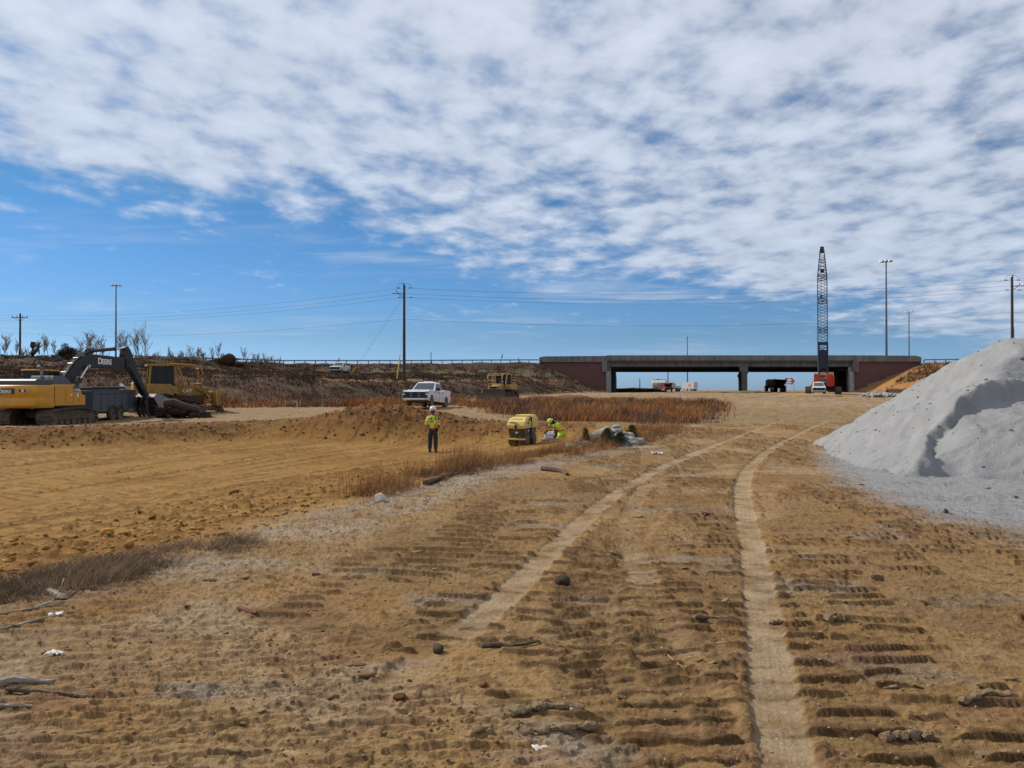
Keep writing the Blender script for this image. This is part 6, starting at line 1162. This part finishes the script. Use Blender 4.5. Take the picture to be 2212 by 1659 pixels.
for k, (u, v, s, lab) in enumerate(((1260, 945, .30, 'largest grey slab at the left end of the rubble heap'), (1246, 952, .17, 'medium grey stone left of the big slab'), (1232, 966, .14, 'grey stone lying lowest at the left of the heap'), (1268, 962, .16, 'grey stone below the big slab'), (1284, 966, .12, 'small grey stone below the big slab, to its right'), (1254, 968, .12, 'flat grey stone under the big slab, in the weeds'), (1340, 962, .12, 'flat grey stone in front of the heap, under the pine saplings'), (1366, 958, .24, 'bluish grey stone right of the pine saplings'), (1352, 965, .13, 'small bluish stone left of the larger one right of the saplings'), (1392, 956, .14, 'rightmost bluish grey stone of the rubble'), (1222, 972, .10, 'outermost small grey stone in the weeds left of the rubble'))):
    x, Y = W(u, v, 0); Y = min(Y, 24.3); x = AT(u, Y); rock('large_stone', lab, 'stone', x, Y, zs(x, Y) + s * .35, s, 300 + k, RK2, .6)
for k, (u, v, s, c, lab) in enumerate(((820, 1091, .085, (.52, .47, .38), 'cream coloured block of stone at the end of the dry weeds'), (1893, 1264, .05, (.085, .055, .03), 'round dark clod alone on the sand right of the right tyre track'), (867, 1521, .036, (.11, .045, .022), 'dark red clod in the near foreground, left of centre'), (946, 1415, .05, (.07, .05, .03), 'dark clod at the edge of the left tyre track'), (1045, 1491, .028, (.17, .075, .03), 'small reddish clod in the centre foreground'), (885, 1480, .014, (.08, .05, .035), 'tiny round dark clod above the dark red one'), (2042, 1119, .05, (.10, .05, .03), 'reddish clod at the lower edge of the gravel'), (232, 1195, .10, (.36, .17, .045), 'orange clay lump left of the centre of the near pit edge'), (508, 1081, .13, (.16, .085, .035), 'dark dirt lump on the windrow in the pit'), (404, 1322, .02, (.13, .05, .03), 'small red pebble on the pale ground at the left'), (1215, 1275, .06, (.05, .035, .025), 'dark jagged clod between the left track and the ruts'))):
    z0 = -.35 if k in (7,) else (-.5 if k == 8 else 0); x, Y = W(u, v, z0); z = float(gz(x, Y)[0]); V, F_, _ = lumps(1, 3, np.zeros((1, 3)), s, flat=.75, jit=.05, seed=400 + k); o = np_mesh('clod' if k else 'stone_block', V, F_, attr_mat('clod soil %d' % k, bumps=((50, .7, .01),)) if k else attr_mat('block stone', bumps=((30, .6, .01),)), None, col=np.tile(c, (len(V), 1))); o.location = (x, Y, z + s * .4); tag(o, lab, 'clod' if k else 'stone')
TW2 = mat('greyed stick wood', (.22, .175, .13), .9, var=.3, vscale=9, bump=.5, bscale=30); TW3 = mat('dark muddy wood', (.085, .055, .035), .9, var=.3, vscale=9, bump=.5, bscale=30)
CL_ = mat('dark moist clay', (.17, .115, .062), .95, var=.3, vscale=12, bump=.5, bscale=45)
def stick(name, label, pts, r0, mt=None, z0=0, up=0.0):
    P = []; 
    for i, (u, v) in enumerate(pts): x, Y = W(u, v, z0); P.append(Vector((x, Y, float(gz(x, Y)[0]) + r0 * .6 + (up if i == len(pts) - 1 else 0))))
    o = P[0].copy(); m = MB(); Q = []
    for a, b in zip(P[:-1], P[1:]):
        nn = 14 if mt is CL_ else 4
        for t in range(nn): Q.append(a.lerp(b, t / nn) - o + Vector((random.uniform(-1, 1), random.uniform(-1, 1), random.uniform(-.5, .5))) * r0 * .35)
    Q.append(P[-1] - o); n = len(Q); m.tube(Q, [r0 * ((.8 + .35 * math.sin(i * .8) if mt is CL_ else 1 - .6 * i / n)) for i in range(n)], 10 if mt is CL_ else 8); jr = np.random.default_rng(len(m.v) + int(pts[0][0]) + 50); jt = r0 * (.12 if mt is CL_ else .10)
    m.v = [Vector((p.x + jr.normal(0, jt), p.y + jr.normal(0, jt), (p.z + jr.normal(0, jt)) * (.8 if mt is CL_ else 1))) for p in m.v]; ob = m.build(name, mt or TW2, None, smooth=True); ob.location = o; tag(ob, label, 'stick' if name == 'stick' else name.replace('_', ' ')); return ob
stick('stick', 'long thin branch pointing up right at the left edge', [(-20, 1373), (70, 1352), (130, 1336), (170, 1325)], .018)
stick('stick', 'pale thin branch above the long one at the left edge', [(-20, 1336), (60, 1329), (110, 1316), (150, 1312)], .013)
stick('stick', 'steep slender branch rising over the left edge weeds', [(75, 1328), (120, 1300), (140, 1282)], .012, None, 0, .10)
stick('stick', 'straight branch crossing the slender one at left', [(95, 1312), (150, 1298), (178, 1292)], .012, TW3, 0, .04)
stick('log', 'short grey log lying in the weeds at the left edge', [(108, 1288), (150, 1302)], .045)
stick('log', 'muddy grey log at the lower left edge', [(-20, 1487), (60, 1489), (120, 1487)], .030)
stick('log', 'thin muddy branch below the log at the lower left edge', [(20, 1502), (110, 1505), (205, 1522)], .016, TW3)
stick('stick', 'grey branch half buried near the lower left corner', [(-20, 1536), (40, 1537), (75, 1533)], .014)
stick('log', 'grey log lying at the edge of the dry weeds, left of the tracks', [(918, 1056), (960, 1040), (1000, 1028)], .055, TW3)
stick('log', 'broken brown log by the left tyre track, far side', [(1170, 1022), (1215, 1027), (1225, 1034)], .06, TW3)
stick('log', 'pale clay roll with a broken end near the right edge', [(2072, 1538), (2120, 1528), (2190, 1521)], .024, CL_)
stick('stick', 'thin straw coloured stalk right of the middle track', [(1420, 1405), (1450, 1432), (1475, 1462)], .005, mat('straw', (.34, .22, .12), .8))
stick('stick', 'reddish stick near the middle left foreground', [(520, 1332), (555, 1340)], .022, mat('red bark', (.16, .06, .035), .9, var=.3))
stick('stick', 'small dark stick left of the upper ridges', [(675, 1254), (700, 1252)], .014, TW3)
stick('stick', 'curved branch on the ground left of the rubble', [(1218, 946), (1240, 949), (1262, 957)], .035)
stick('stick', 'long muddy stick by the central ridges', [(1042, 1408), (1100, 1410), (1165, 1406)], .020, TW3)
# clay rolls squeezed up by tracks, individually modelled ridges
CL = CL_
for k, (pts, r0, lab) in enumerate((([(1110, 1560), (1190, 1552), (1260, 1548)], .028, 'thick dark clay roll in the bottom centre'), ([(1128, 1598), (1200, 1600), (1290, 1586)], .026, 'second dark clay roll in the bottom centre'), ([(1905, 1612), (1960, 1606), (2010, 1610)], .028, 'short dark clay roll low on the right'), ([(1780, 1357), (1830, 1355)], .034, 'dark clay roll right of the right track'), ([(1665, 1356), (1690, 1355)], .02, 'tiny clay roll beside the right track'), ([(2110, 1650), (2200, 1645)], .022, 'clay roll in the lower right corner'), ([(1500, 1356), (1600, 1354)], .02, 'clay roll just left of the right track'), ([(1165, 1542), (1185, 1541)], .016, 'small clay lump above the bottom centre rolls'))): stick('clay_roll', lab, pts, r0, CL)
# debris heap below the bulldozer and trunk held by the bucket
r = thing('tree_log', 'thick sawn tree log gripped in front of the excavator bucket', 'log', (AT(357, 50.3), 50.3, 0)); r.location.z = zs(r.location.x, 50.3) + 0.95; m = MB(); m.tube([(0, 0, 0), (.5, .05, .05), (1.1, .15, -.2), (1.9, .3, -.42), (2.5, .4, -.75)], [.27, .28, .24, .20, .12], 12); m.build('bark', WOODB, r, smooth=True); m = MB(); m.cyl((-.015, 0, 0), (-.03, 0, 0), .25, n=14); m.build('cut_face', mat('cut wood', (.30, .19, .10), .8), r)
r = thing('brush_heap', 'dark heap of roots, branches and soil between the bucket and the root rake', 'brush heap', (AT(388, 50.8), 50.8, zs(AT(388, 50.8), 50.8)))
V, F_, _ = lumps(26, 2, np.stack([RNG.uniform(-1.5, 1.6, 26), RNG.uniform(-.5, .5, 26), RNG.uniform(.05, .55, 26)], 1), np.full(26, .38), seed=9); np_mesh('soil', V, F_, attr_mat('heap soil'), r, col=np.tile([.045, .030, .022], (len(V), 1))); m = MB(); rd_ = random.Random(8)
for k in range(40): p = Vector((rd_.uniform(-1.5, 1.7), rd_.uniform(-.6, .3), rd_.uniform(.1, .8))); q_ = p + Vector((rd_.uniform(-.9, .9), rd_.uniform(-.4, .4), rd_.uniform(-.3, .35))); m.tube([p, q_], [.05, .02], 5)
m.build('branches', WOODB, r)
# rubble row by the crane
V, F_, _ = lumps(420, 2, np.stack([RNG.uniform(50.5, 61, 420), RNG.uniform(112, 117, 420), RNG.uniform(.0, .35, 420)], 1), RNG.uniform(.15, .42, 420), seed=12); V[:, 2] += zg(V[:, 0], V[:, 1]); o = np_mesh('riprap', V, F_, attr_mat('riprap stone'), None, col=np.tile([.30, .29, .285], (len(V), 1)), smooth=False); tag(o, cat='rubble', kind='stuff')
for k, (u, Y, sx, h, c, lab) in enumerate(((1745, 118, 5.0, .45, (.30, .20, .11), 'low sandy mound in front of the white pickup by the crane'), (1615, 150, 4.0, .5, (.13, .11, .055), 'low dark mound just left of the dump truck'), (1365, 215, 9.0, 1.0, (.16, .11, .085), 'long brown soil mound under the left end of the bridge'), (1168, 104, 2.2, .45, (.17, .10, .055), 'small brown soil mound right of the far bulldozer'), (1235, 104, 2.6, .5, (.15, .09, .05), 'second small brown soil mound right of the far bulldozer'))):
    x = AT(u, Y); V, F_, _ = lumps(1, 4, np.zeros((1, 3)), 1.0, flat=1, jit=.0, seed=500 + k, cut=False); V = V / np.abs(V).max(0); V = V * np.array([sx, sx * .5, h]); V[:, 2] += .22 * h * fbm(V[:, 0] * 1.2, V[:, 1] * 1.2 + k, 4, k) * 2; o = np_mesh('soil_mound', V, F_, attr_mat('mound soil %d' % k, bumps=((5, .8, .08),)), None, col=np.tile(c, (len(V), 1)) * (1 + .3 * fbm(V[:, :1] * 2, V[:, 1:2] * 2, 3, 5)), smooth=True); o.location = (x, Y, zs(x, Y) - .05); tag(o, lab, 'soil mound')
# scraps
WP = mat('dirty white plastic', (.48, .45, .40), .6, var=.1)
def scrap(label, u, v, s, seed):
    x, Y = W(u, v); r = np.random.default_rng(seed); g = 7; gx, gy = np.meshgrid(np.linspace(-1, 1, g), np.linspace(-1, 1, g)); ang = np.arctan2(gy, gx); rad = np.maximum(abs(gx), abs(gy)) * (1 + .4 * np.sin(ang * 3 + seed)); V = np.stack([rad * np.cos(ang) * s * 1.5, rad * np.sin(ang) * s, r.uniform(-.1, .75, (g, g)) * s], -1).reshape(-1, 3); I_ = np.arange(g * g).reshape(g, g); F_ = np.stack([I_[:-1, :-1], I_[:-1, 1:], I_[1:, 1:], I_[1:, :-1]], -1).reshape(-1, 4); o = np_mesh('plastic_scrap', V, F_, WP, None); so = o.modifiers.new('thick', 'SOLIDIFY'); so.thickness = s * .05; o.location = (x, Y, float(gz(x, Y)[0]) + s * .2); tag(o, label, 'scrap')
scrap('crumpled white scrap at the bottom centre edge', 1165, 1632, .022, 1); scrap('pale crumpled scrap at the left on the bare ground', 118, 1426, .035, 2); scrap('white scrap under the thin branches at the left edge', 128, 1333, .035, 3); scrap('white scrap right of the rubble on the road edge', 1420, 985, .09, 4)
# ---------------------------------------------------------------- people
def skin(chains, sub=2):
    "tapered continuous surface from chains of (points, radii); returns vertices and faces"
    me = bpy.data.meshes.new('s'); bm = bmesh.new(); lay = bm.verts.layers.skin.verify(); seen = {}
    first = True
    for pts, rad in chains:
        prev = None
        for p, r_ in zip(pts, rad):
            key = tuple(round(c, 4) for c in p); v = seen.get(key)
            if v is None:
                v = bm.verts.new(p); seen[key] = v; rx = r_ if isinstance(r_, tuple) else (r_, r_); v[lay].radius = rx
                if first: v[lay].use_root = True; first = False
            if prev is not None and prev is not v and not bm.edges.get((prev, v)): bm.edges.new((prev, v))
            prev = v
    bm.to_mesh(me); bm.free(); o = bpy.data.objects.new('s', me); COL.objects.link(o); s = o.modifiers.new('s', 'SKIN'); s.use_smooth_shade = True; ss = o.modifiers.new('u', 'SUBSURF'); ss.levels = sub; ss.render_levels = sub
    bpy.context.view_layer.update(); e = bpy.data.meshes.new_from_object(o.evaluated_get(bpy.context.evaluated_depsgraph_get())); V = [v.co[:] for v in e.vertices]; F_ = [tuple(p.vertices) for p in e.polygons]
    bpy.data.objects.remove(o); bpy.data.meshes.remove(me); bpy.data.meshes.remove(e); return V, F_
def hand(mb, wrist, d, side):
    w = Vector(wrist); d = Vector(d).normalized(); s = d.cross(Vector((0, 0, 1))); s = s.normalized() if s.length > .1 else Vector((1, 0, 0)); n = s.cross(d)
    V, F_ = skin([([w - d * .01, w + d * .05, w + d * .085], [.026, (.040, .018), (.038, .016)])], 1); mb.add(V, F_)
    for k, (o_, l) in enumerate(((-.028, .07), (-.010, .08), (.010, .075), (.028, .06))):
        a = w + d * .08 + s * o_; b = a + d * l * .5 - n * .012; c = b + d * l * .35 - n * .03; e = c + d * l * .1 - n * .025; V, F_ = skin([([a, b, c, e], [.010, .009, .008, .006])], 1); mb.add(V, F_)
    a = w + d * .03 + s * .034 * side; b = a + (d * .5 + s * .8 * side).normalized() * .04; c = b + d * .03 - n * .01; V, F_ = skin([([a, b, c], [.012, .010, .008])], 1); mb.add(V, F_)
SKN = mat('dark skin', (.075, .038, .024), .6, var=.1); LIME = mat('lime safety cloth', (.50, .66, .03), .7, var=.12, vscale=9); ORS = mat('orange stripe cloth', (.75, .16, .03), .6); SIL = mat('silver stripe', (.55, .52, .45), .5); NAV = mat('dark work trousers', (.022, .024, .032), .85, var=.25, vscale=8); BTS = mat('brown boots', (.11, .05, .03), .8, var=.25); HWH = mat('white hard hat', (.68, .69, .72), .35); HLM = mat('lime hard hat', (.45, .62, .05), .4); BCK = mat('black cloth', (.010, .010, .012), .85)
def band_mesh(V, F_, test):
    return [f for f in F_ if all(test(Vector(V[i])) for i in f)]
def hat(root, c, tilt, m_, rz=0, name='hard_hat'):
    m = MB(); m.lathe([(.001, .155), (.05, .15), (.09, .128), (.118, .085), (.130, .03), (.134, .0), (.150, -.006), (.150, -.014), (.125, -.010)], n=22, sx=1.12, sy=.95); m.v = [p.copy() for p in m.v]
    b = MB(); b.add([(x, y, -.008) for x, y in ((.10, -.10), (.20, -.06), (.215, 0), (.20, .06), (.10, .10))] + [(x, y, .0) for x, y in ((.10, -.10), (.20, -.06), (.215, 0), (.20, .06), (.10, .10))], [(0, 1, 2, 3, 4), (9, 8, 7, 6, 5), (0, 5, 6, 1), (1, 6, 7, 2), (2, 7, 8, 3), (3, 8, 9, 4), (4, 9, 5, 0)])
    m.add(b.v, b.f); r_ = MB(); r_.tube([(-.13, 0, .07), (-.06, 0, .148), (.03, 0, .162), (.12, 0, .09)], .012, 6); m.add(r_.v, r_.f); o = m.build(name, m_, root, smooth=True); o.location = c; o.rotation_euler = tilt; return o
def head(mb, c, d=Vector((1, 0, 0))):
    "a head with face looking along +x of its own frame"
    m = MB(); m.lathe([(.001, -.115), (.045, -.108), (.066, -.07), (.078, -.02), (.084, .03), (.080, .07), (.055, .108), (.001, .122)], n=18, sx=1.18, sy=.96)
    m.box((.098, 0, -.012), (.03, .028, .042), None, .5); m.box((.090, 0, -.062), (.014, .05, .014)); 
    for s in (-1, 1): m.box((-.005, s * .083, -.01), (.035, .016, .058)); m.lathe([(.001, -.012), (.012, 0), (.001, .012)], (.083, s * .032, .018), 8)
    return m
def make_worker():
    x, y = AT(935, 32), 32.0; r = thing('person', 'standing worker seen from behind in lime vest, dark trousers and white hard hat', 'person', (x, y, zs(x, y) + .005), R(90 - 8))
    # local: +x forward (away from us), +y left
    Hd = 1.62; hip = (0, 0, .93); L_ = lambda s: [hip, (0, s * .10, .88), (.02, s * .115, .50), (-.01, s * .12, .09)]; Lr = [.13, .105, .068, .05]
    feet = lambda s: [(-.01, s * .12, .09), (.06, s * .125, .045), (.17, s * .135, .04)]
    spine = [hip, (0, 0, 1.08), (-.01, 0, 1.25), (-.01, 0, 1.40), (0, 0, 1.50), (.015, 0, 1.58)]; sr = [.13, (.12, .155), (.125, .165), (.115, .165), .06, .058]
    arm = lambda s: [(-.01, 0, 1.40), (0, s * .19, 1.43), (-.03, s * .25, 1.16), (.17, s * .20, 1.02), (.28, s * .10, 1.03)]; ar = [(.115, .165), .062, .048, .040, .028]
    mb = MB(); V, F_ = skin([(spine, sr), (L_(1), Lr), (L_(-1), Lr), (feet(1), [.05, .05, .035]), (feet(-1), [.05, .05, .035]), (arm(1), ar), (arm(-1), ar)]); mb.add(V, F_)
    for s in (1, -1): hand(mb, (.28, s * .10, 1.03), (.9, -s * .35, .05), -s)
    h = head(mb, None); T = Matrix.Translation((.03, 0, 1.67)) @ Matrix.Rotation(R(-6), 4, 'Z'); mb.add(h.v, h.f, T); mb.build('body', SKN, r, smooth=True)
    e = .016
    V, F_ = skin([([hip, (0, 0, 1.08), (-.01, 0, 1.25), (-.01, 0, 1.40), (0, 0, 1.49)], [(.15 + e, .165 + e), (.135 + e, .175 + e), (.14 + e, .185 + e), (.125 + e, .18 + e), .075 + e]), ([(-.01, 0, 1.40), (0, s := .19, 1.43), (-.03, .25, 1.16), (.0, .247, 1.13)], [(.12, .17), .085, .082, .078]), ([(-.01, 0, 1.40), (0, -.19, 1.43), (-.03, -.25, 1.16), (.0, -.247, 1.13)], [(.12, .17), .085, .082, .078])])
    m = MB(); vs = [Vector(p) for p in V]
    def mi(f):
        c = sum((vs[i] for i in f), Vector()) / len(f); ax = abs(c.y)
        if ax > .215 and 1.20 < c.z < 1.27: return 1
        if ax > .215 and 1.17 < c.z <= 1.20 or ax > .215 and 1.27 <= c.z < 1.29: return 2
        if ax < .215:
            if .99 < c.z < 1.02 or .93 < c.z < .955: return 1
            if .955 <= c.z <= .99: return 2
            if .085 < ax < .105 or .135 < ax < .155: return 1
            if .105 <= ax <= .135: return 2
        return 0
    m.add(V, F_); m.m = [mi(f) for f in F_]
    vest = m.build('safety_shirt', [LIME, ORS, SIL], r, smooth=True)
    m = MB(); m.box((-.158, .02, 1.375), (.02, .075, .055)); m.box((-.160, .02, 1.27), (.018, .15, .03)); text_mb(m, 'SAFETY', .035, Matrix.Translation((-.172, .02, 1.305)) @ Matrix.Rotation(R(-90), 4, 'Z') @ Matrix.Rotation(R(90), 4, 'X'), .004) if False else None; m.build('back_print', mat('dark green print', (.02, .05, .03), .8), vest)
    m = MB(); m.tube([(.09, -.13, 1.46), (-.02, -.155, 1.50), (-.12, -.16, 1.44), (-.16, -.15, 1.34)], .02, 6); m.build('shoulder_strap', BCK, r)
    m = MB(); V, F_ = skin([([(0, 0, 1.03), (0, 0, .92)], [(.14, .165), .155]), ([(0, 0, .92), (0, .10, .86), (.02, .115, .50), (-.01, .12, .13)], [.155, .125, .095, .085]), ([(0, 0, .92), (0, -.10, .86), (.02, -.115, .50), (-.01, -.12, .13)], [.155, .125, .095, .085])]); m.add(V, F_); m.build('trousers', NAV, r, smooth=True)
    for s in (1, -1): m = MB(); V, F_ = skin([([(-.01, s * .12, .30), (-.01, s * .12, .10), (.07, s * .125, .055), (.19, s * .135, .045)], [.066, .064, .062, .046])]); m.add(V, F_); m.b2(-.08, .24, s * .13 - .055, s * .13 + .055, 0, .03); m.build('boot', BTS, r, smooth=True)
    m = MB(); m.b2(-.13, .06, -.215, -.16, .86, .99); m.build('belt_pouch', BCK, r, bevel=.015)
    hh = hat(r, (.02, 0, 1.725), (0, R(-4), R(-6)), HWH); m = MB(); m.lathe([(.128, -.004), (.139, -.004), (.139, .028), (.128, .03)], n=22, sx=1.12, sy=.97); m.build('hat_band', mat('grey hat band', (.16, .18, .22), .6), hh)
    r.scale = (1.0, 1.0, 1.0); return r
make_worker()
def make_kneeler():
    x, y = AT(1207, 35.2), 35.2; r = thing('person', 'kneeling worker bent forward in lime clothing and lime hard hat, beside the plate compactor', 'person', (x, y, zs(x, y) + .005), R(180 + 10))
    # local +x forward = towards the left of the photo
    hip = (-.18, 0, .42); spine = [hip, (-.10, 0, .58), (.04, 0, .74), (.14, 0, .84), (.20, 0, .90), (.27, 0, .93)]; sr = [.14, (.13, .16), (.13, .17), (.11, .17), .07, .06]
    leg = lambda s: [hip, (-.14, s * .11, .38), (.16, s * .15, .10), (-.22, s * .14, .07), (-.33, s * .14, .06)]; lr = [.14, .11, .075, .055, .045]
    arm = lambda s: [(.14, 0, .84), (.16, s * .20, .80), (.10, s * .26, .54), (.26, s * .22, .34), (.32, s * .20, .30)]; ar = [(.11, .17), .062, .048, .038, .028]
    mb = MB(); V, F_ = skin([(spine, sr), (leg(1), lr), (leg(-1), lr), (arm(1), ar), (arm(-1), ar)]); mb.add(V, F_)
    for s in (1, -1): hand(mb, (.32, s * .20, .30), (.7, -s * .1, -.6), -s)
    h = head(mb, None); T = Matrix.Translation((.37, 0, .93)) @ Matrix.Rotation(R(55), 4, 'Y'); mb.add(h.v, h.f, T); mb.build('body', SKN, r, smooth=True)
    e = .018; V, F_ = skin([([hip, (-.10, 0, .58), (.04, 0, .74), (.14, 0, .84), (.19, 0, .89)], [.165, (.15, .18), (.15, .19), (.13, .19), .085]), ([(.14, 0, .84), (.16, .20, .80), (.10, .26, .54)], [(.12, .18), .085, .075]), ([(.14, 0, .84), (.16, -.20, .80), (.10, -.26, .54)], [(.12, .18), .085, .075])]); m = MB(); m.add(V, F_); vs = [Vector(p) for p in V]
    def mi(f): c = sum((vs[i] for i in f), Vector()) / len(f); return 1 if (abs(c.y) > .19 and .62 < c.z < .70) or (abs(c.y) < .19 and .50 < c.z < .56) or (.09 < abs(c.y) < .125 and c.x < .1) else 0
    m.m = [mi(f) for f in F_]; m.build('safety_jacket', [LIME, ORS], r, smooth=True)
    m = MB(); V, F_ = skin([([(.10, .26, .56), (.26, .22, .36)], [.06, .052]), ]); m.add(V, F_); V, F_ = skin([([(.10, -.26, .56), (.26, -.22, .36)], [.06, .052])]); m.add(V, F_); m.build('sleeve', BCK, r, smooth=True)
    m = MB(); V, F_ = skin([([hip, (-.14, .11, .38), (.16, .15, .11), (-.22, .14, .085)], [.16, .13, .092, .075]), ([hip, (-.14, -.11, .38), (.16, -.15, .11), (-.22, -.14, .085)], [.16, .13, .092, .075])]); m.add(V, F_); m.build('trousers', LIME, r, smooth=True)
    m = MB(); V, F_ = skin([([(.20, 0, .86), (.27, 0, .93), (.345, 0, .955)], [.085, .095, .105])]); m.add(V, F_); m.build('hood', BCK, r, smooth=True)
    for s in (1, -1): m = MB(); V, F_ = skin([([(-.22, s * .14, .075), (-.34, s * .14, .06), (-.40, s * .14, .03)], [.062, .055, .04])]); m.add(V, F_); m.build('boot', BTS, r, smooth=True)
    hat(r, (.405, 0, .965), (0, R(58), 0), HLM); r.scale = (.92,) * 3; r.location.z -= .12; return r
make_kneeler()
